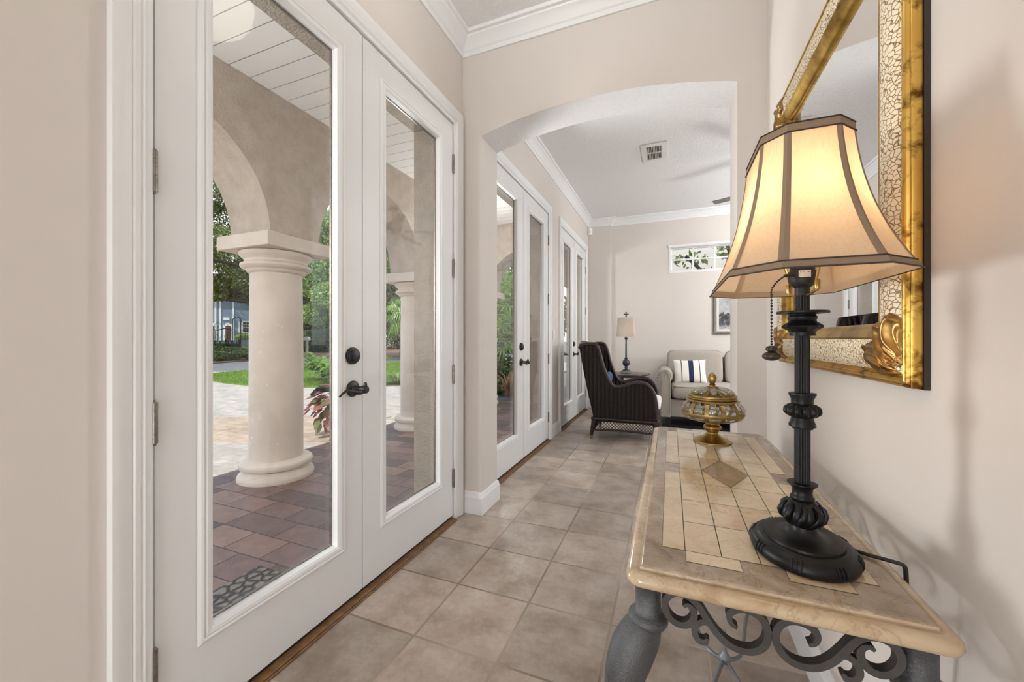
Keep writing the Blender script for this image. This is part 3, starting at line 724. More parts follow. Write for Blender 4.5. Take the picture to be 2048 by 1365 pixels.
def mk_mark(a0,a1,z0,z1):
    r=.0220; b.add([(LX+r*math.cos(math.radians(a)),LY+r*math.sin(math.radians(a)),z) for a,z in ((a0,z0),(a1,z0),(a1,z1),(a0,z1))],[(0,1,2,3)])
for a0,a1,zz in ((-112,-98,1.2385),(-114,-92,1.2350),(-114,-86,1.2325),(-114,-80,1.2305),(-84,-76,1.2385)): mk_mark(a0,a1,zz-.0006,zz+.0006)
o=b.build('socket_label',[M['cushion'],M['pipe']],t); o['label']='small pale sticker on the socket'
b=MB(); b.lathe([(.012,1.268),(.0135,1.275),(.026,1.30),(.030,1.325),(.026,1.348),(.012,1.358),(0,1.359)],c,24); o=b.build('bulb',M['bulb'],t)
b=MB()
hp=cm([(LX-.0,LY-.034,1.203),(LX,LY-.036,1.235),(LX,LY-.062,1.30),(LX,LY-.058,1.37),(LX,LY-.024,1.425),(LX,LY,1.432)],5)
hp2=[Vector((p.x,2*LY-p.y,p.z)) for p in hp]
ang=math.radians(-68); RZ=Matrix.Translation(c)@Matrix.Rotation(ang+PI/2,4,'Z')@Matrix.Translation((-LX,-LY,0))
k0=b.tube(hp,.0022,8); b.tube(hp2,.0022,8)
b.tube(cm([(LX,LY-.034,1.207),(LX,LY-.02,1.2),(LX,LY,1.199),(LX,LY+.02,1.2),(LX,LY+.034,1.207)],5),.0024,8)
for s in (-1,1): b.lathe([(.0038,1.206),(.0046,1.209),(.0046,1.220),(.0038,1.223)],(LX,LY+s*.035,0),12)
b.xf(0,RZ); o=b.build('harp',M['brass'],t); o['label']='brass shade harp'
# pull chain with a turned pull
px,py=LX-.052,LY-.022
b=MB(); b.tube([(LX-.019,LY-.01,1.236),(LX-.030,LY-.013,1.234)],.003,8)
path=cm([(LX-.030,LY-.013,1.234),(LX-.044,LY-.019,1.222),(px,py,1.208),(px,py,1.19),(px,py,1.11)],30)
dist=0; last=None; 
for p in path:
    if last is None or (p-last).length>=.0042: b.lathe([(.0003,-.0020),(.0016,-.0013),(.0021,0),(.0016,.0013),(.0003,.0020)],tuple(p),8); last=p
b.tube([(px,py,1.21),(px,py,1.108)],.0005,4)
b.build('pull_chain',M['bronze'],t)
b=MB(); b.sq((px,py,1.0885),(.0150,.0150,.0085),1,1,24,14); b.sq((px,py,1.1015),(.0098,.0098,.0062),1,1,20,10); b.build('chain_pull',M['espresso'],t)
b=MB(); b.tube(cm([(LX+.05,LY+.06,.742),(LX+.08,LY+.045,.7345),(LX+.105,LY+.028,.7345),(LX+.130,LY+.012,.737),(LX+.1435,LY+.004,.7362),(LX+.1465,LY+.004,.72),(LX+.147,LY+.006,.69),(LX+.148,LY+.02,.55),(LX+.18,LY+.06,.40),(LX+.205,LY+.10,.32)],6),.0034,8); b.build('cord',M['black'],t)
# bell shade: cut corner rectangle
SB=(.120,.224,.0595,.061,1.2213,-.0125,.033); ST=(.065,.106,.030,.034,1.478,-.006,.026)
def octo(hx,hy,cxx,cyy,z,ox,oy):
    return [(LX+ox+x,LY+oy+y,z) for x,y in ((-hx,-hy+cyy),(-hx+cxx,-hy),(hx-cxx,-hy),(hx,-hy+cyy),(hx,hy-cyy),(hx-cxx,hy),(-hx+cxx,hy),(-hx,hy-cyy))]
def shp(s): return .30*s+.70*s**2.3
NS=18
def ring(s,off=0):
    q=shp(s); L=lambda a,bb:a+(bb-a)*q
    return octo(L(ST[0],SB[0])+off,L(ST[1],SB[1])+off,L(ST[2],SB[2])+off*.6,L(ST[3],SB[3])+off*.6,ST[4]+(SB[4]-ST[4])*s,L(ST[5],SB[5]),L(ST[6],SB[6]))
NSUB=4
def ringf(s,off=0,sub=NSUB):
    r=ring(s,off); out=[]
    for i in range(8):
        a,bb=Vector(r[i]),Vector(r[(i+1)%8])
        for k in range(sub): out.append(tuple(a.lerp(bb,k/sub)))
    return out
b=MB(); b.rings([ringf(i/NS) for i in range(NS+1)],True,False,False)
o=b.build('lamp_shade',M['shade'],t,ang=30); o['label']='gold silk bell shade with cut corners'
for i in range(8):     # rib tapes on the corners
    b=MB()
    rs=[]
    for k in range(NS+1):
        s=k/NS; r=ring(s,.0012); p=Vector(r[i]); pa=(Vector(r[i-1])-p).normalized(); pb=(Vector(r[(i+1)%8])-p).normalized(); w=.0058+.002*s
        rs.append([tuple(p+pa*w),tuple(p),tuple(p+pb*w)])
    vs=[q for r in rs for q in r]; fs=[]
    for k in range(NS):
        for j in range(2): fs.append((k*3+j,k*3+j+1,(k+1)*3+j+1,(k+1)*3+j))
    b.add(vs,fs); o=b.build('rib_tape',M['tape'],t); o['label']='brown tape along a shade corner'
def band(s0,s1,off,mat,name,lab):
    b=MB(); b.rings([ringf(s0,off,1),ringf(s1,off,1)],True,False,False); o=b.build(name,mat,t,ang=20); o['label']=lab
band(.955,1.0,.0016,M['tape'],'rim_band','brown band round the shade rim')
band(0.0,.055,.0016,M['tape'],'rim_band','brown band round the shade top')
for s,nm in ((1.0,0),(.952,0),(0,0),(.058,0)):
    b=MB(); r=ring(s,.002); 
    for i in range(8): b.tube([r[i],r[(i+1)%8]],.0013,6)
    o=b.build('piping',M['pipe'],t); o['label']='thin dark piping'
b=MB()
for a in range(3):
    an=2*PI*a/3+.3; b.tube([(LX,LY,1.432),(LX+.045*math.cos(an),LY+.06*math.sin(an),1.45),],.0016,6)
b.lathe([(.0,1.428),(.008,1.429),(.008,1.437),(.005,1.44),(.009,1.447),(.006,1.456),(0,1.458)],c,12); b.build('shade_ring',M['brass'],t)
# ------------------------------------------------------------------ brass and glass lidded dish
DX,DY=.147,1.667; c=(DX,DY,TZ+.0008)
t=thing('lidded_dish',(DX,DY,TZ),'brass footed dish with glass panels and acorn lid at the far end of the console','lidded dish')
b=MB(); b.lathe([(0,0),(.066,0),(.0665,.003),(.064,.006),(.060,.0065),(.058,.009),(.050,.012),(.043,.016),(.034,.020),(.024,.027),(.0195,.032),(.0185,.036),(.0225,.040),(.0295,.049),(.0315,.054),(.030,.059),(.024,.065),(.0210,.070),(.0225,.076),(.026,.079),(.0,.079)],c,48); b.build('foot',M['brass'],t,ang=50)
BW=[(.026,.076),(.055,.079),(.082,.0855),(.098,.095),(.105,.105),(.1063,.113),(.1045,.123),(.0995,.134),(.0925,.145),(.086,.153),(.080,.158)]
def bwl(z):
    for (r0,z0),(r1,z1) in zip(BW,BW[1:]):
        if z0<=z<=z1: return r0+(r1-r0)*(z-z0)/(z1-z0)
    return BW[-1][0]
b=MB()
b.lathe([(.026,.074),(.050,.0765),(.058,.080),(.054,.0815),(.026,.078)],c,48)
b.lathe([(bwl(.103)-.002,.1028),(bwl(.103)+.0026,.1030),(.1092,.109),(bwl(.115)+.0026,.1150),(bwl(.115)-.002,.1153)],c,60,cap0=False,cap1=False)
b.lathe([(.090,.154),(.0925,.1555),(.086,.1595),(.0815,.1625),(.0795,.1625),(.082,.158)],c,60,cap0=False,cap1=False)
for k in range(12):
    a=2*PI*(k+.5)/12
    for (z0,z1) in ((.077,.104),(.114,.156)):
        rs=[]
        for q in range(9):
            z=z0+(z1-z0)*q/8; r=bwl(z)+.0022; w=.0065 if z>.1 else .0065*max(.45,(r/.1))
            ca,sa=math.cos(a),math.sin(a)
            rs.append([(DX+(r)*ca-s*w*sa,DY+(r)*sa+s*w*ca,c[2]+z) for s in (-1,1)]+[(DX+(r-.004)*ca-s*w*sa,DY+(r-.004)*sa+s*w*ca,c[2]+z) for s in (1,-1)])
        b.rings(rs)
b.build('brass_cage',M['brass2'],t,ang=40)
b=MB()
for k in range(12):
    a0=2*PI*(k+.5)/12; 
    for z0,z1 in ((.082,.1028),(.1155,.150)):
        def f(u,v):
            a=a0+2*PI/12*(.10+.80*u); z=z0+(z1-z0)*v
            bul=.009*(1-(2*u-1)**4)*(1-(2*v-1)**4)
            r=bwl(z)-.002+bul; return (DX+r*math.cos(a),DY+r*math.sin(a),c[2]+z)
        b.grid(f,10,8)
o=b.build('glass_panel',M['vglass'],t,ang=80); o['label']='bulging clear glass panels'
b=MB(); b.lathe([(.078,.1628),(.0835,.163),(.0845,.165),(.0835,.167),(.0815,.1685),(.083,.170),(.0835,.174),(.082,.177),(.077,.178),(.070,.178)],c,60,cap0=False,cap1=False)
b.lathe([(.077,.177),(.060,.182),(.040,.190),(.022,.198),(.017,.202),(.011,.206),(.0095,.213),(.012,.216),(.008,.219),(.0,.219)],c,40,cap0=False)
for k in range(10):
    a=2*PI*k/10
    b.tube([(DX+r*math.cos(a),DY+r*math.sin(a),c[2]+z) for r,z in ((.076,.180),(.050,.192),(.030,.200),(.014,.207))],[.0035,.003,.0028,.003],6)
lid=b.build('lid',M['brass2'],t,ang=45)
b=MB()
for k in range(10):
    a=2*PI*(k+.5)/10
    k0=b.sq((0,0,0),(.028,.0145,.010),1,1,14,10)
    b.xf(k0,Matrix.Translation((DX+.050*math.cos(a),DY+.050*math.sin(a),c[2]+.194))@Matrix.Rotation(a,4,'Z')@Matrix.Rotation(.33,4,'Y'))
o=b.build('glass_petal',M['vglass'],lid,ang=80); o['label']='clear glass petals'
b=MB(); b.lathe([(.004,.217),(.0095,.221),(.0125,.228),(.0145,.236,.08),(.0145,.242,.1),(.012,.250,.1),(.008,.256,.05),(.004,.2605),(.0,.262)],c,36,lobes=9); b.build('acorn_finial',M['brass'],lid,ang=60)
# ------------------------------------------------------------------ wall mirror
MY0,MY1,MZ0,MZ1=.945,1.905,1.028,2.075
t=thing('wall_mirror',(XR,(MY0+MY1)/2,MZ0),'large gold framed mirror with crackled cream panels above the console','mirror')
rect=[(MY0,MZ0),(MY1,MZ0),(MY1,MZ1),(MY0,MZ1)]
fm=lambda a,z,h:(XR-h,a,z)
b=MB(); b.sweep(rect,[(.006,.0095),(.001,.0095),(0,.0105),(0,.0245),(.0015,.026),(.0045,.026),(.0055,.0235),(.007,.0235),(.0085,.029),(.0125,.0325),(.0165,.0325),(.019,.029),(.020,.0255),(.022,.0255),(.0232,.0285),(.0262,.0295),(.028,.027),(.028,.0095)],fm,True)
o=b.build('gold_moulding',M['gold2'],t,ang=50); o['label']='mottled gold outer moulding'
b=MB(); b.sweep(rect,[(.0275,.001),(.0275,.029),(.034,.0345),(.046,.0405),(.060,.043),(.074,.0425),(.086,.039),(.092,.0355),(.092,.001)],fm,True)
o=b.build('crackle_panel',M['crackle'],t,ang=30); o['label']='cream lacquer with brown crackle'
b=MB(); b.sweep(rect,[(.0915,.001),(.0915,.0365),(.096,.037),(.100,.034),(.108,.0305),(.118,.022),(.124,.014),(.126,.008),(.126,.001)],fm,True)
o=b.build('inner_lip',M['gold'],t,ang=30); o['label']='gold inner lip'
b=MB()
i0,i1=.124,.150
b2=MB(); b2.sweep(rect,[(-.002,.0004),(-.002,.0092),(.030,.0092),(.030,.0004)],fm,True); o=b2.build('backing',M['espresso'],t); o['label']='dark brown backing edge standing in for the frame shadow'  # dark tone stands in for the shadow between frame and wall
def rl(i): return [(MY0+i,MZ0+i),(MY1-i,MZ0+i),(MY1-i,MZ1-i),(MY0+i,MZ1-i)]
b.rings([[fm(a,z,.0085) for a,z in rl(i0)],[fm(a,z,.0115) for a,z in rl(i1)]],True,False,True)
b.build('mirror_glass',M['mirror'],t,smooth=False)
for cy,cz,sy,sz in ((MY0,MZ0,1,1),(MY1,MZ0,-1,1),(MY0,MZ1,1,-1),(MY1,MZ1,-1,-1)):
    b=MB()
    def surf(d):      # rise of the moulding at distance d from the outer edge
        T=[(0,.024),(.028,.028),(.046,.0405),(.060,.043),(.074,.0425),(.092,.036),(.108,.030),(.13,.012),(.2,.012)]
        for (a0,h0),(a1,h1) in zip(T,T[1:]):
            if d<=a1: return h0+(h1-h0)*(d-a0)/(a1-a0)
        return .012
    def patch(u,v):
        a=-.10+(PI/2+.20)*u; edge=1-abs(2*u-1)**3
        rm=.030+(.096+.012*math.cos(u*PI*7))*(.72+.28*edge)
        r=.012+(rm-.012)*v
        x=max(.006,.022+r*math.cos(a)); y=max(.006,.022+r*math.sin(a))
        fade=min(1,(1-v)*6)*min(1,v*5)*min(1,u*7)*min(1,(1-u)*7)
        ph=11*(u-.5)+2.6*math.sin(v*3.0)*(1 if u>.5 else -1)
        h=surf(min(x,y))-.004+min(1,fade*1.6)*(.0125+.0036*math.cos(ph*2.4)+.0022*math.cos(ph*5.1+5*v))
        return (XR-h,cy+sy*x,cz+sz*y)
    b.grid(patch,64,28)
    o=b.build('corner_carving',M['gold3'],t,ang=70); o['label']='gilded leaf carving at the frame corner'
# ------------------------------------------------------------------ wicker armchair
t=thing('wicker_armchair',(-.48,4.71,0),'dark brown woven wicker wing armchair with brass tipped feet','armchair')
YN,YFAR=4.40,5.02
front=cm([(-.80,1.062,0),(-.765,1.045,0),(-.735,.98,0),(-.705,.86,0),(-.672,.76,0),(-.635,.675,0),(-.595,.612,0),(-.545,.592,0),(-.47,.605,0),(-.39,.635,0),(-.315,.648,0),(-.245,.635,0),(-.195,.595,0),(-.162,.53,0),(-.145,.45,0),(-.136,.36,0),(-.133,.27,0)],5)
back=[(-.80,.27),(-.835,.42),(-.875,.60),(-.915,.80),(-.955,1.025)]
fy2=lambda a,z,h:(a,h,z)
topc=cm([(-.955,1.025,0),(-.92,1.048,0),(-.86,1.062,0),(-.80,1.062,0)],3)
side=[(p.x,p.y) for p in front]+[(-.140,.24),(-.14,.205),(-.792,.205),(-.80,.24)]+[(a,z) for a,z in back]+[(p.x,p.y) for p in topc[1:-1]]
for y0 in (YN,YFAR-.032):
    b=MB(); b.prism(side,fy2,y0,y0+.032); o=b.build('woven_side',M['wicker'],t)
    b=MB(); b.tube([(p.x,y0+.016,p.y) for p in [Vector((-.945,1.02,0))]+topc+front],.021,10)
    b.build('rolled_edge',M['cane'],t,ang=70)
b=MB()
def bk(off):
    def f(u,v):
        y=YN+.016+(YFAR-YN-.032)*u; z=.27+.775*v+.035*math.sin(PI*u)*v
        x=-.80-.155*v**1.05-.035*math.sin(PI*u)+off; return (x,y,z)
    return f
fs=[]
n0=b.grid(bk(0),14,16); b.grid(bk(.04),14,16)
b.build('woven_back',M['wicker'],t)
b=MB(); b.tube([(-.957-.035*math.sin(PI*u/12)+.02,YN+.016+(YFAR-YN-.032)*u/12,1.04+.035*math.sin(PI*u/12)) for u in range(13)],.024,10); b.build('top_roll',M['cane'],t,ang=70)
b=MB(); b.box(-.15,-.128,YN+.02,YFAR-.02,.19,.345); b.build('front_rail',M['wicker'],t,bev=.008)
b=MB(); b.box(-.80,-.14,YN+.02,YFAR-.02,.30,.345); b.build('seat_deck',M['wicker'],t)
b=MB(); b.tube([(-.81,YN-.004,.235),(-.125,YN-.004,.235)],.014,8); b.tube([(-.81,YFAR+.004,.235),(-.125,YFAR+.004,.235)],.014,8); b.tube([(-.125,YN-.004,.235),(-.125,YFAR+.004,.235)],.014,8); b.tube([(-.81,YN-.004,.235),(-.81,YFAR+.004,.235)],.014,8)
b.build('braided_band',M['cane'],t,ang=70)
for sx,y in ((-1,YN),(1,YN),(-1,YFAR),(1,YFAR)):
    xa=-.79 if sx<0 else -.15; xb=-.822 if sx<0 else -.138
    b=MB(); yy=y+(.016 if y==YN else -.016)
    b.tube([(xa,yy,.24),(xa+(xb-xa)*.5,yy,.13),(xb,yy,.042)],[.028,.024,.016],10)
    lg=b.build('leg',M['cane'],t,ang=70)
    b=MB(); b.tube([(xa+(xb-xa)*.92,yy,.055),(xb,yy,.001)],[.0165,.012],10); o=b.build('brass_cap',M['brass'],lg); o['label']='brass foot cap'
def lattice(p0,p1,z0,z1,nrm):
    b=MB(); p0,p1=Vector(p0),Vector(p1); L=(p1-p0).length; d=(p1-p0)/L; h=z1-z0; n=int(L/.034)
    for k in range(-3,n+1):
        for sgn in (1,-1):
            a0=k*.034 if sgn>0 else k*.034+h; a1=a0+sgn*h
            u0,u1=0,1
            lo,hi=min(a0,a1),max(a0,a1)
            if hi<=0 or lo>=L: continue
            A=Vector((a0,0)); 
            s0=max(0,(0-a0)/(a1-a0)) if a1>a0 else max(0,(L-a0)/(a1-a0))
            s1=min(1,(L-a0)/(a1-a0)) if a1>a0 else min(1,(0-a0)/(a1-a0))
            if s1<=s0: continue
            q=lambda s: tuple(p0+d*(a0+(a1-a0)*s)+Vector((0,0,z0+h*s)))
            b.tube([q(s0),q(s1)],.0032,5)
    b.tube([tuple(p0+d*L*u/8+Vector((0,0,z0-.012*0+.012*(1-math.sin(PI*u/8))*-1+.012))) for u in range(9)],.011,8)
    return b
for nm,p0,p1 in (('lattice_skirt',(-.80,YN+.016,0),(-.145,YN+.016,0)),('lattice_skirt',(-.80,YFAR-.016,0),(-.145,YFAR-.016,0)),('lattice_skirt',(-.142,YN+.02,0),(-.142,YFAR-.02,0)),('lattice_skirt',(-.80,YN+.02,0),(-.80,YFAR-.02,0))):
    lattice(p0,p1,.105,.21,None).build(nm,M['cane'],t,ang=60)
b=MB(); b.sq((-.42,4.71,.408),(.325,.268,.062),.35,.25,40,14); o=b.build('seat_cushion',M['cushion'],t,ang=80); o['label']='off white seat cushion'
o=MB(); o.sq((0,0,0),(.19,.05,.165),.8,.45,32,16,Matrix.Translation((-.71,4.71,.572))@Matrix.Rotation(PI/2,4,'Z')@Matrix.Rotation(.26,4,'X'))
o=o.build('throw_pillow',M['blue'],None,ang=80); tag(o,'small blue pillow leaning inside the wicker armchair','pillow')
# ------------------------------------------------------------------ side table and slim lamp
SX,SY=-.53,5.74
t=thing('side_table',(SX,SY,0),'round dark wood side table between armchair and sofa','side table')
b=MB(); b.lathe([(.0,.615),(.245,.615),(.262,.620),(.266,.628),(.262,.636),(.254,.640),(0,.640)],(SX,SY,0),56); b.build('table_top',M['tabletop'],t)
b=MB(); b.lathe([(.20,.614),(.20,.585),(.19,.585)],(SX,SY,0),40); b.build('apron',M['tabletop'],t)
for k in range(4):
    a=PI/4+k*PI/2+.2; b=MB(); b.tube([(SX+.16*math.cos(a),SY+.16*math.sin(a),.60),(SX+.17*math.cos(a),SY+.17*math.sin(a),.3),(SX+.19*math.cos(a),SY+.19*math.sin(a),.0035)],[.02,.017,.013],10); b.build('leg',M['espresso'],t)
QX,QY=-.575,5.69
t=thing('slim_lamp',(QX,QY,.64),'slim dark candlestick lamp with linen shade and cross finial on the side table','table lamp')
c=(QX,QY,0)
b=MB(); b.box(QX-.066,QX+.066,QY-.066,QY+.066,.6405,.672); o=b.build('base_block',M['lampstone'],t,bev=.004); o['label']='square grey block'
b=MB(); b.lathe([(0,.672),(.058,.672),(.056,.680),(.044,.688),(.026,.694),(.018,.705),(.022,.715),(.020,.722),(.014,.730),(.030,.742),(.046,.762),(.051,.785),(.046,.808),(.030,.828),(.016,.838),(.024,.845),(.024,.852),(.013,.858),(.012,.90),(.011,1.02),(.010,1.10),(.015,1.108),(.018,1.118),(.026,1.124),(.026,1.130),(.012,1.134),(.010,1.18),(0,1.18)],c,28); b.build('candlestick',M['lampgrey'],t,ang=50)
def taperbox(hx,hy,z,r): return [(QX+x,QY+y,z) for x,y in [( p[0],p[1]) for p in rrect(-hx,hx,-hy,hy,r,4)]]
b=MB(); b.rings([taperbox(.124-.018*i/6,.10-.016*i/6,1.150+.262*i/6,.02) for i in range(7)],True,False,False); o=b.build('lamp_shade',M['shade2'],t,ang=50); o['label']='tapered linen shade'
b=MB(); b.lathe([(.010,1.18),(.016,1.19),(.028,1.22),(.028,1.245),(.0,1.27)],c,16); b.build('bulb',M['bulb'],t)
b=MB(); b.lathe([(.004,1.27),(.004,1.425),(.010,1.428),(.005,1.436),(.0,1.437)],c,12)
for dx,dz in ((0,1),(0,-1),(1,0),(-1,0)):
    b.tube([(QX,QY,1.463),(QX+dx*.017,QY,1.463+dz*.017),(QX+dx*.026,QY,1.463+dz*.026),(QX+dx*.033,QY,1.463+dz*.033)],[.008,.0075,.013,.004],10)
b.build('cross_finial',M['lampgrey'],t,ang=60)
# ------------------------------------------------------------------ sofa
t=thing('sofa',(.78,5.95,0),'oatmeal rolled arm sofa against the far wall','sofa')
SY0,SY1=5.46,6.42
for xs,dr in ((-.06,1),(1.66,-1)):
    b=MB()
    # scroll outline in (x,z): post with an outward roll
    cxr,czr,r=xs-dr*.0,.632,.098
    ol=[(xs-.062*dr,.10),(xs-.060*dr,.45),(xs-.050*dr,.56)]
    for k in range(15):
        a=math.radians(232-k*(232+42)/14); ol.append((xs-dr*.012+r*math.cos(a)*dr,czr+r*math.sin(a)))
    ol+=[(xs+.062*dr,.54),(xs+.062*dr,.10)]
    if dr<0: ol=ol[::-1]
    b.prism([(p[0],p[1]) for p in ol],fy2,SY0+.03,SY1-.05)
    b.build('rolled_arm',M['sofa'],t,bev=.012,bseg=3)
    b=MB(); 
    inn=[(p[0]*.93+xs*.07,p[1]*.985+.006) for p in ol]
    b.prism(inn,fy2,SY0,SY0+.031); o=b.build('arm_front',M['sofa'],t,bev=.008)
    b=MB()
    for k in range(11):       # gathered pleats on the roll
        a=math.radians(228-k*20); b.tube([(xs-dr*.012+dr*rr*math.cos(a),SY0-.001+yy,czr+rr*math.sin(a)) for rr,yy in ((.050,.001),(.072,-.003),(.092,.002),(.0975,.05))],[.002,.0045,.0055,.003],8)
    b.tube(cm([(xs+dr*.058,SY0-.001,.16),(xs+dr*.056,SY0-.001,.50),(xs+dr*.052,SY0-.001,.62),(xs+dr*.02,SY0-.001,.685),(xs-dr*.03,SY0-.001,.675),(xs-dr*.05,SY0-.001,.63),(xs-dr*.03,SY0-.001,.59),(xs-dr*.0,SY0-.001,.60),(xs-dr*.004,SY0-.001,.63)],5),.005,6)
    b.build('pleats',M['sofa'],t,ang=80)
b=MB(); b.box(-.0,1.60,SY0+.05,SY1,.105,.335); b.build('seat_frame',M['sofa'],t,bev=.012)
b=MB(); b.box(-.02,1.62,SY1-.16,SY1,.10,.86); b.build('back_frame',M['sofa'],t,bev=.03,bseg=3)
for k in range(2):
    x0=.008+k*.795
    b=MB(); b.sq((x0+.394,5.83,.435),(.392,.375,.096),.28,.18,56,16); cu=b.build('seat_cushion',M['sofa'],t,ang=80)
    b=MB(); b.tube([(x0+.394+.388*math.copysign(abs(math.cos(a))**.18,math.cos(a)),5.83+.37*math.copysign(abs(math.sin(a))**.18,math.sin(a)),.500) for a in [2*PI*q/72 for q in range(73)]],.005,6); b.build('welt',M['welt'],cu)
    xb=-.045+k*.735
    w=.355 
    mt=Matrix.Rotation(-.20,4,'X')
    b=MB(); b.sq((0,0,0),(w,.115,.235),.30,.20,56,24,Matrix.Translation((xb+w,6.15,.715))@mt); bc=b.build('back_cushion',M['sofa'],t,ang=80)
    b=MB(); 
    sp=lambda v,e: math.copysign(abs(v)**e,v)
    b.tube([tuple(Matrix.Translation((xb+w,6.15,.715))@mt@Vector((w*sp(math.cos(a),.24)*.99,-.066,.235*sp(math.sin(a),.26)*.985))) for a in [2*PI*q/72 for q in range(73)]],.005,6); b.build('welt',M['welt'],bc)
for x,y in ((-.02,SY0+.045),(1.62,SY0+.045),(-.02,SY1-.05),(1.62,SY1-.05)):
    b=MB(); b.rings([[(x-s,y-s,z),(x+s,y-s,z),(x+s,y+s,z),(x-s,y+s,z)] for s,z in ((.022,.0035),(.033,.105))]); b.build('leg',M['espresso'],t)
b=MB()
mt=Matrix.Translation((.245,5.86,.675))@Matrix.Rotation(.06,4,'Z')@Matrix.Rotation(-.30,4,'X')@Matrix.Rotation(-.03,4,'Y')
n=40
for sgn in (-1,1):
    def f(u,v):
        x=(u-.5)*2; z=(v-.5)*2
        th=max(0,(1-abs(x)**2.6)*(1-abs(z)**2.6))**.55
        pin=1-.07*(1-z*z)*abs(x)**6; pin2=1-.07*(1-x*x)*abs(z)**6
        return (x*.205*pin,sgn*.062*th,z*.165*pin2)
    k0=len(b.f); b.grid(f,n,24)
    for i in range(k0,len(b.f)):
        xm=((i-k0)//24+.5)/n
        b.m[i]=1 if .45<xm<.60 or .235<xm<.262 or .785<xm<.812 else 0
b.xf(0,mt)
o=b.build('throw_pillow',[M['ivory'],M['navy']],None,ang=80); tag(o,'ivory throw pillow with navy stripes on the sofa','pillow')
# ------------------------------------------------------------------ framed picture
t=thing('framed_picture',(.98,YE,1.18),'grey brown framed landscape print on the far wall above the sofa','picture')
px0,px1,pz0,pz1=.585,1.38,1.185,1.79
b=MB(); b.sweep([(px0,pz0),(px0,pz1),(px1,pz1),(px1,pz0)],[(0,.001),(0,.022),(-.012,.030),(-.030,.026),(-.044,.018),(-.046,.001)],lambda a,z,h:(a,YE-h,z),True); b.build('picture_frame',M['frame'],t,ang=30)
b=MB(); b.box(px0+.04,px1-.04,YE-.008,YE-.002,pz0+.04,pz1-.04); b.build('liner',M['mat'],t)
b=MB(); b.box(px0+.075,px1-.075,YE-.0095,YE-.007,pz0+.075,pz1-.075); b.build('print',M['art'],t)
# ------------------------------------------------------------------ porch
b=MB(); b.box(-3.56,-1.331,-6,6.75,-.25,-.04); struct(b.build('porch_floor',M['paver']),'dark red brown paver floor of the porch','porch floor')
b=MB(); b.box(-3.34,-1.57,-6,6.56,3.05,3.12); struct(b.build('ceiling_porch',M['bead']),'white board ceiling of the porch','ceiling')
b=MB(); b.box(-3.62,X2+.6,-6,7.2,3.21,3.4); struct(b.build('roof',M['roofs']),'flat roof deck over house and porch','roof')
def arches(name,u0,u1,piers,d0,d1,fn,label,zt=3.05):
    """wall with round arches between piers (along u), thickness d0..d1"""
    poly=[(u0,zt),(u0,1.945)]
    for (a,bb),(c2,d2) in zip(piers,piers[1:]):
        poly.append((bb,1.945)); r=(c2-bb)/2; m=(bb+c2)/2
        for k in range(1,32): poly.append((m-r*math.cos(PI*k/32),1.945+r*math.sin(PI*k/32)))
        poly.append((c2,1.945))
    poly+=[(u1,1.945),(u1,zt)]
    q=[poly[0]]
    for p in poly[1:]:
        if (Vector(p)-Vector(q[-1])).length>1e-4: q.append(p)
    b=MB(); b.prism(q,fn,d0,d1); return struct(b.build(name,M['stucco'],ang=25),label,'arcade wall')
PY=[-3.58,-1.60,.38,2.36,4.34,6.32]
arches('wall_arcade',PY[0]-.23,PY[-1]+.23,[(y-.23,y+.23) for y in PY],-3.34,-2.88,lambda a,z,d:(d,a,z),'beige stucco wall of round arches along the porch')
arches('wall_porch_end',-2.879,-1.571,[(-2.90,-2.879),(-1.571,-1.56)],6.09,6.55,lambda a,z,d:(a,d,z),'stucco end wall of the porch with one arch')
CAP=[(.20,1.66),(.215,1.672),(.225,1.69),(.252,1.70),(.264,1.715),(.262,1.733),(.245,1.742),(.232,1.75),(.232,1.768),(.248,1.785),(.266,1.80),(.272,1.815),(.268,1.83),(.20,1.835)]
CB=[(.20,-.04),(.284,-.04),(.287,-.02),(.280,.0),(.262,.022),(.255,.04),(.250,.052),(.268,.060),(.274,.08),(.270,.10),(.256,.112),(.215,.118),(.20,.125)]
LBC=['nearest full stone porch column, beyond the glass of the first left leaf','smaller stone porch column beyond the glass of the first right leaf','stone porch column at the far end of the porch']
for i,y in enumerate(PY):
    if i<2: continue
    lab={2:'stone porch column before the first doors, beside the wall at the left edge',3:LBC[0],4:LBC[1],5:LBC[2]}[i]
    t=thing('porch_column',(-3.11,y,-.04),lab,'column','porch columns','thing')
    b=MB(); b.lathe([(.20,.12),(.202,.6),(.199,1.2),(.193,1.665)],(-3.11,y,0),48); b.build('shaft',M['column'],t,ang=50)
    b=MB(); b.lathe(CB,(-3.11,y,0),48); b.build('base_moulding',M['column'],t,ang=40)
    b=MB(); b.lathe(CAP,(-3.11,y,0),48); b.build('capital',M['stone'],t,ang=40)
    b=MB(); b.box(-3.41,-2.81,y-.30,y+.30,1.8352,1.9445); b.build('abacus',M['stone'],t,bev=.006)
b=MB(); b.box(-1.93,-1.45,.60,1.372,-.0395,-.026); o=b.build('doormat',M['rubbermat'],None,bev=.006); tag(o,'dark pebble pattern doormat outside the first door','doormat')
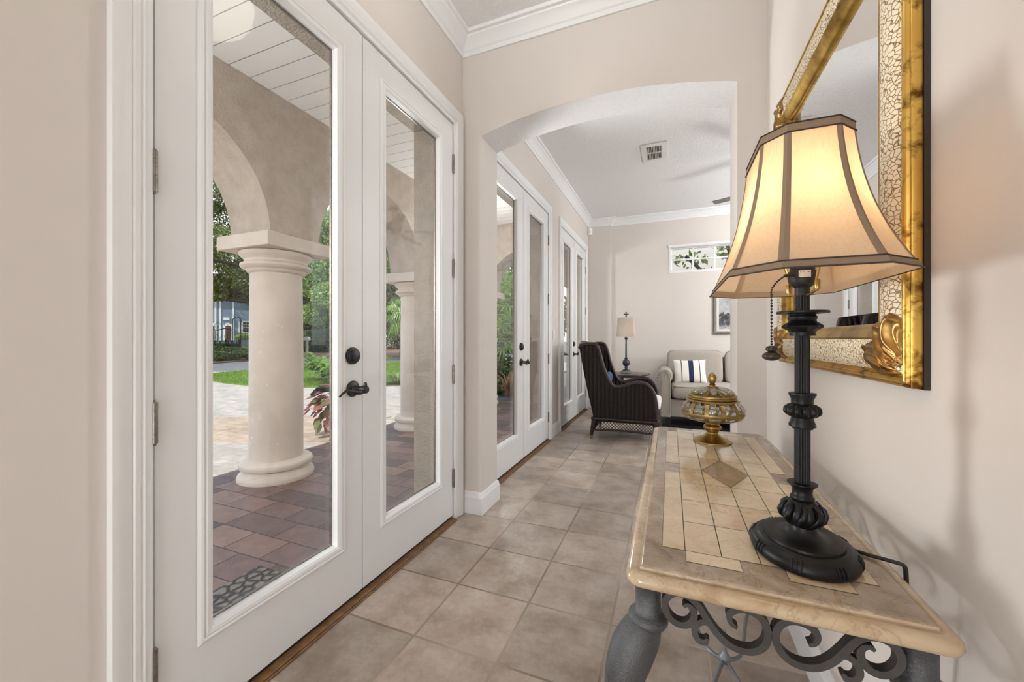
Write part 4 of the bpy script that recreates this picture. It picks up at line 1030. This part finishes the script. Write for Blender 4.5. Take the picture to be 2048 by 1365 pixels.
# ------------------------------------------------------------------ grounds
b=MB(); b.box(-160,60,-90,160,-.9,-.115); struct(b.build('ground',M['asphalt']),'grey asphalt street and ground beyond the drive','ground')
def flat(name,pts,z,m,label,cat,h=.04):
    b=MB(); b.prism(pts,XY,z-h,z); return struct(b.build(name,m,ang=20),label,cat)
flat('driveway',[(-3.562,-30),(-3.562,20),(-10.2,14.5),(-14.2,10.2),(-15.4,8.4),(-16,-30)],-.05,M['drive'],'cream paver driveway in front of the porch','driveway')
LAWN=[(-14.0,8.3),(-12.2,7.15),(-9.9,6.62),(-7.9,6.95),(-6.7,8.0),(-5.2,9.6),(-4.4,12),(-6,20),(-15.5,26),(-12.5,15),(-13.4,11.2),(-14.4,9.9)]
lp=[(p.x,p.y) for p in cm([(x,y,0) for x,y in LAWN],5,True)]
flat('lawn',lp,-.03,M['turf'],'green front lawn beside the driveway','lawn')
flat('driveway_band',[(-7.8,3.1),(-3.9,4.85),(-3.62,3.35),(-6.3,2.2)],-.044,M['tan'],'tan paver band crossing the cream driveway','driveway')
flat('mulch_bed',[(-20.5,11),(-22,16),(-26,20),(-32,18),(-28,8),(-23,6)],-.06,M['mulch'],'brown mulch bed under the clipped hedge','mulch bed')
flat('mulch_bed_far',[(-13,26),(-20,31),(-34,50),(-60,60),(-30,20),(-19,20.5)],-.06,M['mulch'],'brown mulch bed under the far trees','mulch bed')
flat('path',[(-9.2,19.0),(-13.2,27.2),(-14.2,26.8),(-10.2,18.6)],-.02,M['concrete'],'pale edging strip behind the lawn','path')
# grass blades
rs=np.random.RandomState(4); nb=60000
A=np.array(lp)
def inside(P):
    x,y=P[:,0],P[:,1]; r=np.zeros(len(P),bool); j=len(A)-1
    for i in range(len(A)):
        c=((A[i,1]>y)!=(A[j,1]>y))&(x<(A[j,0]-A[i,0])*(y-A[i,1])/(A[j,1]-A[i,1]+1e-12)+A[i,0]); r^=c; j=i
    return r
P=np.column_stack([rs.uniform(-14.5,-4.4,140000),rs.uniform(6.6,16,140000)]); P=P[inside(P)][:nb]; nb=len(P)
h=rs.uniform(.015,.05,nb); an=rs.uniform(0,6.28,nb); w=rs.uniform(.004,.009,nb); lean=rs.normal(0,.02,(nb,2))
v=np.zeros((nb,3,3)); v[:,0,0]=P[:,0]-w*np.cos(an); v[:,0,1]=P[:,1]-w*np.sin(an); v[:,1,0]=P[:,0]+w*np.cos(an); v[:,1,1]=P[:,1]+w*np.sin(an)
v[:,0,2]=v[:,1,2]=-.031; v[:,2,0]=P[:,0]+lean[:,0]; v[:,2,1]=P[:,1]+lean[:,1]; v[:,2,2]=-.03+h
me=bpy.data.meshes.new('grass'); me.vertices.add(3*nb); me.loops.add(3*nb); me.polygons.add(nb)
me.vertices.foreach_set('co',v.ravel()); me.loops.foreach_set('vertex_index',np.arange(3*nb)); me.polygons.foreach_set('loop_start',np.arange(0,3*nb,3)); me.update(calc_edges=True); me.materials.append(M['leaf_grass'])
tag(link('lawn_grass',me),'short bright green grass of the front lawn','grass',None,'stuff')
# ------------------------------------------------------------------ plants
def tree(name,x,y,h,trunk_r,blobs,n,size,mat,label,seed,group='trees beyond the driveway',asp=.55,z0=-.1,limbs=()):
    t=thing(name,(x,y,z0),label,'tree',group)
    b=MB(); rr=random.Random(seed)
    b.tube(cm([(x,y,z0),(x+rr.uniform(-.1,.1),y+rr.uniform(-.1,.1),h*.2),(x+rr.uniform(-.3,.3),y+rr.uniform(-.3,.3),h*.4),(x,y,h*.65)],5),[trunk_r*(1.3-.055*i) for i in range(16)],10)
    b.build('trunk',M['bark'],t,ang=80)
    for L in limbs:
        b=MB(); pts=cm(L,5); b.tube(pts,[max(.03,trunk_r*.36*(1-.8*i/len(pts))) for i in range(len(pts))],8); b.build('limb',M['bark'],t,ang=80)
    leaves('foliage',mat,blobs,n,size,t,seed,asp)
def rb(cx,cy,cz,sx,sy,sz,n,r,seed):
    q=random.Random(seed); return [(cx+q.uniform(-sx,sx),cy+q.uniform(-sy,sy),cz+q.uniform(-sz,sz),r*q.uniform(.7,1.25),r*q.uniform(.7,1.25),r*q.uniform(.45,.8)) for _ in range(n)]
# big oak, low limbs over the street
ox,oy=-24.5,19.5
LM=[[(ox,oy,3.2),(ox-1,oy-2,3.9),(ox-1.5,oy-4.2,4.1),(ox-1,oy-6.5,3.7),(ox-.5,oy-8,3.6)],[(ox,oy,3.6),(ox+1,oy-2.4,4.8),(ox+1.4,oy-5,5.4),(ox+1,oy-7,5.2)],[(ox,oy,4),(ox+1.5,oy+2,5.2),(ox+2,oy+4.5,5.6)],[(ox,oy,3),(ox+.6,oy-2.6,3.3),(ox+.6,oy-5.5,3.4),(ox,oy-7.6,2.9)]]
tree('oak_tree',ox,oy,9,.55,rb(ox,oy-3,8.2,4.2,6,2.6,22,1.9,11)+rb(ox+.4,oy-5,4.7,1.6,3.6,.7,12,1.25,12)+[(ox,oy-6.6,3.9,1.2,1.6,.5),(ox-.5,oy-4.4,3.8,1.2,1.5,.45),(ox-.3,oy-7.4,3.55,1.1,1.3,.32),(ox+.6,oy-5.8,3.5,1.0,1.2,.3),(ox+.9,oy-7.4,5.1,1.3,1.4,.5)],110000,.15,M['leaf_oak'],'broad oak with low dark limbs over the street, seen left of the column',21,limbs=LM)
tree('oak_tree',-17.2,17.0,7,.25,rb(-17.2,17.0,6.2,1.9,1.9,2.2,14,1.35,13)+rb(-17.0,16.6,3.3,1.5,1.5,1.0,8,1.05,14),70000,.125,M['leaf_bright'],'bright green leafy tree right of the nearest full column',22)
tree('oak_tree',-16.0,21.0,7,.25,rb(-16.0,21,5.4,2.2,2.4,2.2,16,1.5,15)+rb(-15.6,20.6,2.6,1.8,1.8,.7,8,1.0,16),60000,.14,M['leaf_oak'],'tree beside the smaller column, over the sunlit lawn',23)
tree('dark_tree',-36,33,8,.3,rb(-36,33,4.2,4.5,4.5,3.6,30,2.3,17),50000,.24,M['leaf_dark'],'dark evergreen mass behind the mailbox',24)
tree('dark_tree',-28.5,38,8,.3,rb(-28.5,38,4.2,4.0,4,3.6,28,2.3,18),40000,.26,M['leaf_dark'],'dark evergreen mass behind the lawn tree',25)
tree('dark_tree',-43,38,8,.3,rb(-43,38.5,3.4,5,4,2.6,24,2.2,29),26000,.3,M['leaf_dark'],'dark trees far behind the mailbox, the most distant of them',30)
tree('dark_tree',-13,27,7,.3,rb(-12.5,31,3.8,4.5,3,3.2,24,2.0,28),16000,.34,M['leaf_dark'],'dark tree far behind the palms of the second door pair',28)
tree('dark_tree',-54,44,12,.4,rb(-56,45,9,7,5,4,26,3.2,19),20000,.5,M['leaf_oak'],'tall tree behind the blue house',26)
tree('dark_tree',-40,15,10,.4,rb(-40,14,10,5,5,3,18,2.6,20),14000,.45,M['leaf_oak'],'tree beside the blue house, behind the oak',27)
def bush(name,x,y,z,rx,ry,rz,n,size,mat,label,seed,cat='shrub',group=None,asp=.5,shell=.7):
    t=thing(name,(x,y,z),label,cat,group)
    leaves('foliage',mat,[(x,y,z+rz*.9,rx,ry,rz),(x+rx*.3,y-ry*.2,z+rz*.8,rx*.7,ry*.8,rz*.8)],n,size,t,seed,asp,shell)
    b=MB(); b.tube([(x,y,z-.02),(x,y,z+rz*.9)],.03,6); b.build('stem',M['bark'],t)
bush('boxwood_hedge',-23.0,14.0,-.07,1.5,1.5,.42,5200,.12,M['leaf_dark'],'low clipped hedge in the mulch, in front of the iron fence',31,'hedge')
bush('boxwood_hedge',-22.0,15.6,-.07,.9,.9,.36,2600,.11,M['leaf_dark'],'rounded hedge end beside the path, right of the iron fence',32,'hedge')
bush('boxwood_hedge',-29.5,27.0,-.07,3.4,2.6,1.1,16000,.15,M['leaf_dark'],'dark hedge behind the mailbox',33,'hedge')
bush('boxwood_hedge',-15.5,26.2,-.07,2.2,1.2,.42,4200,.14,M['leaf_bright'],'light green groundcover behind the far edge of the lawn',34,'shrub')
bush('shrub',-38.4,25.7,1.0,.75,.75,.32,1500,.12,M['leaf_bright'],'yellow green shrub below the house window',35)
def fern(name,x,y,z,r,n,mat,label,seed,wid=.09,group='ferns beside the driveway',cat='fern',up=.75):
    t=thing(name,(x,y,z),label,cat,group); q=random.Random(seed); b=MB()
    for k in range(n):
        a=q.uniform(0,2*PI); L=r*q.uniform(.7,1.2); e=q.uniform(.5,1)*up
        NF=18; pts=[Vector((x+L*u*math.cos(a),y+L*u*math.sin(a),z+L*e*math.sin(u*2.2)*1.05)) for u in [i/NF for i in range(NF+1)]]
        sd=Vector((-math.sin(a),math.cos(a),0))
        for i in range(NF):
            p,pn=pts[i],pts[i+1]; w=wid*(1-i/(NF+1))*min(1,.3+i*.15)
            for s in (-1,1):
                b.add([p,p.lerp(pn,.85),p.lerp(pn,1.1)+sd*s*w+Vector((0,0,-.25*w)),p.lerp(pn,.3)+sd*s*w*.9+Vector((0,0,-.2*w))],[(0,1,2,3)])
    b.build('fronds',mat,t,smooth=False)
fern('fern',-8.9,8.3,-.05,.95,70,M['leaf_fern'],'bright fern clump behind the plant bed, nearest the full column',41,.15)
fern('fern',-8.0,7.7,-.05,.75,60,M['leaf_fern'],'lower fern clump at the edge of the driveway',42,.13)
fern('fern',-8.3,9.2,-.05,.8,60,M['leaf_fern'],'fern clump half hidden behind the door stile',43,.13)
q=random.Random(9)
def blades(name,x,y,z,r,h,n,w,mat,label,seed,group=None,cat='grass clump'):
    t=thing(name,(x,y,z),label,cat,group,'thing'); q=random.Random(seed); b=MB()
    for k in range(n):
        a=q.uniform(0,2*PI); l=q.uniform(.5,1.1); d=Vector((math.cos(a),math.sin(a),0)); sd=Vector((-d.y,d.x,0))*w*.5
        o=Vector((x,y,z))+d*q.uniform(0,.3)*r
        p=[o,o+d*r*.35*l+Vector((0,0,h*.65*l)),o+d*r*.75*l+Vector((0,0,h*.8*l)),o+d*r*1.1*l+Vector((0,0,h*.55*l))]
        vs=[]; 
        for i,c_ in enumerate(p): s=sd*(1,1,.7,.1)[i]; vs+=[c_-s,c_+s]
        b.add(vs,[(0,1,3,2),(2,3,5,4),(4,5,7,6)])
    b.build('blades',mat,t,smooth=False)
for i,(x,y,l) in enumerate([(-7.3,7.45,'first clump, beside the ferns'),(-6.9,7.9,'second clump from the ferns'),(-6.45,8.25,'third clump, beside the smaller column'),(-6.0,8.75,'fourth clump, behind the smaller column'),(-5.55,9.25,'last clump, hidden by the stucco reveal')]):
    blades('border_grass',x,y,-.05,.42,.34,260,.014,M['leaf_sh'],'mounded border grass along the lawn edge, '+l,50+i,'border grass along the lawn')
def fanpalm(name,x,y,z,h,nf,R_,label,seed,group='fan palms',droop=.0,zmin=-.6):
    t=thing(name,(x,y,z),label,'palm',group); q=random.Random(seed)
    b=MB(); b.tube([(x,y,z-.05),(x+.03,y,z+h*.5),(x,y,z+h)],[.13,.11,.10],10); b.build('trunk',M['bark'],t)
    for k in range(nf):
        b=MB(); a=2.399*k+q.uniform(-.3,.3); el=1.25-(1.25-zmin)*((k+.5)/nf)+q.uniform(-.1,.1)
        d=Vector((math.cos(a)*math.cos(el),math.sin(a)*math.cos(el),math.sin(el)))
        o=Vector((x,y,z+h)); L=R_*q.uniform(.8,1.1); hub=o+d*L*.55
        b.tube([o,o+d*L*.3,hub],[.016,.012,.008],5)
        s=d.cross(Vector((0,0,1))).normalized(); u=s.cross(d).normalized()
        for j in range(26):
            g=math.radians(-125+250*j/25); dd=(d*math.cos(g)+s*math.sin(g)).normalized(); ln=L*.62*(1-.25*abs(j-12.5)/12.5)
            sd=(u*.35+s.cross(dd)*0+ (d.cross(dd) if False else u.cross(dd)*.9)).normalized()*L*.022
            tip=hub+dd*ln+Vector((0,0,-.16*ln-droop*ln)); mid=hub+dd*ln*.6+u*.02
            b.add([hub,mid-sd,tip,mid+sd],[(0,1,2,3)])
        b.build('frond',M['leaf_palm'],t,smooth=False)
fanpalm('fan_palm',-4.0,9.0,-.08,2.1,24,1.15,'fan palm behind the glass of the second door pair',61)
fanpalm('fan_palm',-3.3,8.5,-.08,1.2,18,.95,'lower fan palm in front of the taller one at the end of the porch',62)
fanpalm('fan_palm',-12.4,16.6,-.08,2.4,20,1.3,'fan palm with hanging fronds behind the smaller column',63,droop=.5,zmin=-1.0)
blades('cordyline',-3.0,7.35,-.05,.42,.60,60,.028,M['leaf_cord'],'bronze leaved plant at the end of the porch, seen through the second pair',64,None,'plant')
bush('shrub',-3.6,8.0,-.07,.7,.5,.45,1800,.09,M['leaf_dark'],'dark shrub under the palms at the end of the porch',65)
# potted coleus by the porch edge
t=thing('potted_coleus',(-3.78,3.62,-.05),'pale pot of red leaved coleus behind the first door handle','potted plant')
b=MB(); b.lathe([(.09,-.05),(.13,.22),(.15,.24),(.15,.27),(.13,.27),(.12,.22),(.0,.22)],(-3.74,3.66,0),28); b.build('pot',M['terra'],t)
q=random.Random(5); b=MB(); bs=MB()
for k in range(120):
    a=q.uniform(0,2*PI); el=q.uniform(-.9,1.2); rr=q.uniform(.08,.25)
    p=Vector((-3.77+rr*math.cos(a)*math.cos(el),3.60+rr*math.sin(a)*math.cos(el),.30+.25*math.sin(el)))
    bs.tube([(-3.74,3.66,.22),tuple(p)],.002,4)
    d=(p-Vector((-3.74,3.66,.33))).normalized()+Vector((0,0,-.75)); d.normalize(); s=d.cross(Vector((q.uniform(-.3,.3),q.uniform(-.3,.3),1))).normalized(); u=s.cross(d)
    L=q.uniform(.10,.16); W=L*.42
    vs=[p,p+d*L*.3+s*W+u*.01,p+d*L*.3-s*W+u*.01,p+d*L*.7+s*W*.75,p+d*L*.7-s*W*.75,p+d*L,p+d*L*.35-u*.012,p+d*L*.7-u*.012]
    b.add(vs,[(0,6,1),(0,2,6),(6,7,3,1),(2,4,7,6),(7,5,3),(7,4,5)])
b.build('leaves',M['leaf_red'],t); bs.build('stems',M['leaf_cord'],t)
# mailbox
mx,my=-25.6,21.9
t=thing('mailbox',(mx,my,-.1),'grey post mounted mailbox across the street, right of the column','mailbox')
b=MB(); b.box(mx-.07,mx+.07,my-.07,my+.07,-.1,1.0); b.build('post',M['concrete'],t)
b=MB(); b.prism([(-.16,1.0),(.16,1.0),(.16,1.16)]+[(.16*math.cos(a),1.16+.12*math.sin(a)) for a in [PI*k/8 for k in range(1,8)]]+[(-.16,1.16)],lambda a,z,d:(mx+a*.8-d*.5,my+a*.6+d*.8,z),-.28,.28); b.build('box_body',M['plast'],t)
# ------------------------------------------------------------------ wrought iron gate and fence
def frame_xf(x,y,z,yaw): return Matrix.Translation((x,y,z))@Matrix.Rotation(yaw,4,'Z')
yaw=math.atan2(.843,.538)     # the facades face the porch
G=frame_xf(-29.1,18.2,-.1,yaw)
t=thing('iron_fence',(-29.1,18.2,-.1),'low black iron fence in front of the gate, above the hedge','fence')
b=MB()
for k in range(15):
    x=-1.6+k*.16; b.tube([(x,0,0),(x,0,1.02)],.028,6); b.lathe([(.035,1.0),(.04,1.04),(.0,1.14)],(x,0,0),6)
b.box(-1.7,.75,-.02,.02,.2,.26); b.box(-1.7,.75,-.02,.02,.88,.94); b.box(-1.7,.75,-.01,.01,.45,.86)
b.xf(0,G); b.build('fence_panel',M['ironblack'],t)
b=MB()
for x in (-1.0,.0,.78): b.box(x-.06,x+.06,-.06,.06,0,1.15)
b.xf(0,G); b.build('post',M['ironblack'],t)
G2=frame_xf(-30.0,19.3,-.1,yaw)
t=thing('iron_gate',(-30.0,19.3,-.1),'tall black scrolled iron gate in front of the blue house','gate')
b=MB()
b.tube(cm([(-.05,0,0),(-.05,0,2.4),(.0,0,2.68),(.2,0,2.84),(.42,0,2.7),(.46,0,2.45),(.40,0,2.3)],6),.032,6)
b.tube([(.45,0,0),(.45,0,2.5)],.032,6)
b.xf(0,G2); b.build('gate_post',M['ironblack'],t)
b=MB()
for s in (-1,1):
    x0=.2
    for k in range(5):
        x=x0+s*(.55+k*.36); b.tube([(x,0,.4),(x,0,2.0-.1*k)],.014,5)
    b.tube(cm([(x0+s*.3,0,1.85),(x0+s*.7,0,1.98),(x0+s*1.1,0,1.85),(x0+s*1.6,0,1.9),(x0+s*2.0,0,1.8)],5),.035,6)
    for k in range(3):
        cxx=x0+s*(.6+k*.55)
        b.tube([(cxx+(.3-.03*j*.8)*math.cos(j*.7)*.8,0,2.25-.1*k+(.3-.024*j)*math.sin(j*.7)) for j in range(11)],.014,5)
        b.tube([(cxx+(.26-.02*j)*math.cos(-j*.7)*.8,0,1.4+(.26-.02*j)*math.sin(-j*.7)) for j in range(11)],.014,5)
    b.tube([(x0+s*.25,0,.45),(x0+s*2.1,0,.45)],.02,5)
b.xf(0,G2); b.build('gate_scrolls',M['ironblack'],t)
# ------------------------------------------------------------------ neighbour house
HX,HY,HZ0=-42.5,26.6,1.15
Hm=frame_xf(HX,HY,0,yaw)
flat('yard',[(-33.5,18.0),(-36,22.5),(-46,34),(-60,30),(-48,10),(-38,12)],.02,M['concrete'],'pale paved yard in front of the blue house','yard',.2)
b=MB(); pts=[(-35.6,21.4),(-37.2,24.5),(-41.2,30),(-46,28),(-44,22),(-39,18)]
vs=[(x,y,.03) for x,y in pts[:3]]+[(x,y,HZ0-.15) for x,y in pts[3:]]+[(x,y,-.2) for x,y in pts]
b.add(vs,[(0,1,2,3,4,5),(0,6,7,1),(1,7,8,2),(2,8,9,3),(3,9,10,4),(4,10,11,5),(5,11,6,0)])
struct(b.build('lawn_far',M['turf']),'sloping green lawn strip in front of the blue house','lawn')
t=thing('blue_house',(HX,HY,HZ0),'blue grey lap sided house with white trim across the street','house')
b=MB(); b.box(-8,8,0,7,-.1,5.6); b.xf(0,Hm); b.build('wall',M['siding'],t)
b=MB(); b.prism([(-.6,5.6),(7.6,5.6),(3.5,8.2)],lambda a,z,d:(d,a,z),-8.6,8.6); b.xf(0,Hm); b.build('roof',M['roofs'],t)
for xc in (-1.17,.18):
    b=MB(); w=.40
    ol=[(xc-w,HZ0-.2),(xc-w,HZ0+1.28)]+[(xc-w*math.cos(PI*k/14),HZ0+1.28+w*.75*math.sin(PI*k/14)) for k in range(1,14)]+[(xc+w,HZ0+1.28),(xc+w,HZ0-.2)]
    b.prism(ol,lambda a,z,d:(a,d,z),-.09,.02); b.xf(0,Hm); sr=b.build('door_surround',M['white'],t)
    b=MB(); w=.23
    ol=[(xc-w,HZ0-.2),(xc-w,HZ0+1.15)]+[(xc-w*math.cos(PI*k/14),HZ0+1.15+w*.75*math.sin(PI*k/14)) for k in range(1,14)]+[(xc+w,HZ0+1.15),(xc+w,HZ0-.2)]
    b.prism(ol,lambda a,z,d:(a,d,z),-.12,-.08); b.xf(0,Hm); b.build('arched_door',M['wooddoor'],sr)
for xc in (-2.4,-.86,-.47,.62):
    b=MB(); b.box(xc-.08,xc+.08,-.06,.02,HZ0-.2,5.5); b.xf(0,Hm); b.build('corner_trim',M['white'],t)
b=MB(); b.box(-.22,.30,-.05,.02,3.05,3.3); b.xf(0,Hm); b.build('gable_vent',M['white'],t)
for wx in (1.85,4.4):
    b=MB(); b.box(wx-.50,wx+.50,-.08,.02,1.72,3.0); b.xf(0,Hm); wf=b.build('window',M['white'],t)
    b=MB(); b.box(wx-.40,wx+.40,-.085,-.07,1.8,2.86); b.xf(0,Hm); b.build('glazing',M['dark'],wf)
    b=MB()
    for k in (-1,1): b.box(wx+k*.133-.018,wx+k*.133+.018,-.1,-.07,1.8,2.86)
    for k in range(1,4): b.box(wx-.4,wx+.4,-.1,-.07,1.8+k*.265-.018,1.8+k*.265+.018)
    b.xf(0,Hm); b.build('muntin',M['white'],wf)
    for s in (-1,1):
        b=MB(); b.box(wx+s*.67-.16,wx+s*.67+.16,-.06,.02,1.75,2.9); b.xf(0,Hm); b.build('shutter',M['white'],t)
# view from the transom window: grey garden wall and a leafy shrub
b=MB(); b.box(-1.3,6,8.6,8.8,-.12,4.8); struct(b.build('wall_garden',M['concrete']),'plain grey wall outside the transom window','wall')
tree('garden_tree',.9,7.75,2.6,.06,[(.35,7.75,2.55,.30,.25,.16),(.95,7.7,2.7,.28,.25,.22),(1.45,7.75,2.5,.25,.25,.2),(.6,7.75,2.25,.35,.25,.14),(1.75,7.8,2.7,.3,.25,.2)],420,.10,M['leaf_bright'],'slender garden tree with sparse leaves outside the transom window',71,None,limbs=[[(.9,7.75,1.6),(.6,7.72,2.2),(.25,7.7,2.6)],[(.9,7.75,1.5),(1.3,7.72,2.1),(1.8,7.7,2.75)],[(.9,7.75,1.8),(1.0,7.75,2.4),(.85,7.7,2.9)]])
# ------------------------------------------------------------------ light
def sunlight(d,E,ang):
    l=bpy.data.lights.new('sun','SUN'); l.energy=E; l.angle=math.radians(ang); l.color=(1,.965,.90)
    o=bpy.data.objects.new('sun',l); COL.objects.link(o); o.rotation_euler=Vector((-d[0],-d[1],-d[2])).to_track_quat('-Z','Y').to_euler()
def lamp(name,loc,W,r,col=(.97,.985,1.0)):
    l=bpy.data.lights.new(name,'POINT'); l.energy=W; l.shadow_soft_size=r; l.color=col
    o=bpy.data.objects.new(name,l); COL.objects.link(o); o.location=loc
sunlight((-.02,-.62,.78),4.2,.6)
lamp('hall_lamp',(-.44,1.25,2.86),12,.1)
lamp('entry_fill',(-.95,-1.7,1.6),34,.25)  # added fill behind the camera, no fixture; evens out walls and arch
lamp('entry_fill',(-.6,-1.3,.45),38,.2)  # second added fill, set low to brighten the arch soffit
lamp('sitting_room_fill',(2.0,4.9,2.85),95,.12)  # added fill for the sitting room, no fixture, kept out of view
lamp('sitting_room_fill',(2.1,5.0,1.5),80,.3)  # lower added fill, brightens the sitting room ceiling
lamp('porch_fill',(-2.3,-.5,1.7),115,.2,(1,.99,.97))  # added fill without a lantern, brightens porch walls and ceiling
lamp('porch_fill',(-2.35,4.8,2.0),52,.1,(1,.99,.97))  # added fill for the far end of the porch, no fixture
lamp('lamp_bulb',(LX,LY,1.345),4.0,.03,(1,.75,.49))
lamp('slim_bulb',(QX,QY,1.23),2.0,.028,(1,.76,.5))
l=bpy.data.lights.new('door_daylight_fill','SPOT'); l.energy=330; l.shadow_soft_size=.45; l.color=(.98,.985,1.0); l.spot_size=math.radians(50); l.spot_blend=.6  # added spot, stands in for daylight through the first doors onto the right wall
o=bpy.data.objects.new('door_daylight_fill',l); COL.objects.link(o); o.location=(-3.9,.80,.80); o.rotation_euler=Vector((1,.03,.09)).to_track_quat('-Z','Y').to_euler()
l=bpy.data.lights.new('soffit_fill','SPOT'); l.energy=340; l.shadow_soft_size=.3; l.color=(.98,.985,1.0); l.spot_size=math.radians(52); l.spot_blend=.7  # added spot without fixture, stands in for skylight on the arch soffit
o=bpy.data.objects.new('soffit_fill',l); COL.objects.link(o); o.location=(-2.6,3.75,.12); o.rotation_euler=Vector((2.2,-1.35,2.36)).to_track_quat('-Z','Y').to_euler()
w=bpy.data.worlds.new('sky'); SC.world=w; w.use_nodes=True; t=w.node_tree; t.nodes.clear()
o=t.nodes.new('ShaderNodeOutputWorld')
g=nd(t,'ShaderNodeTexCoord').outputs['Generated']
z=nd(t,'ShaderNodeSeparateXYZ',{0:g}).outputs[2]
cl=noise(t,g,3.5,6,.6).outputs[0]
sky=ramp(t,z,[(0,(.86,.90,.95)),(.25,(.72,.83,.97)),(1,(.36,.56,.92))])
clm=ramp(t,cl,[(.42,(0,0,0)),(.62,(1,1,1))])
col=mixc(t,clm,sky,(1,1,1))
bg=nd(t,'ShaderNodeBackground',{'Color':col,'Strength':1.8}); t.links.new(bg.outputs[0],o.inputs[0])
# ------------------------------------------------------------------ camera
cam=bpy.data.cameras.new('camera'); co=bpy.data.objects.new('camera',cam); COL.objects.link(co); SC.camera=co
cam.sensor_width=36; cam.sensor_fit='HORIZONTAL'; cam.lens=36*787/2048; cam.clip_start=.02; cam.clip_end=500
cam.shift_y=-(682.5-678)/2048
co.location=(0,0,1.12); co.rotation_euler=(PI/2,0,math.atan2(1341-1024,787))
SC.view_settings.view_transform='Standard'; SC.view_settings.look='None'; SC.view_settings.gamma=1; SC.view_settings.use_curve_mapping=False
SC.view_settings.exposure=0.12
cy=SC.cycles; cy.use_denoising=True; cy.max_bounces=12; cy.diffuse_bounces=6; cy.glossy_bounces=6; cy.transparent_max_bounces=16; cy.transmission_bounces=8
cy.caustics_reflective=False; cy.caustics_refractive=False; cy.sample_clamp_indirect=6
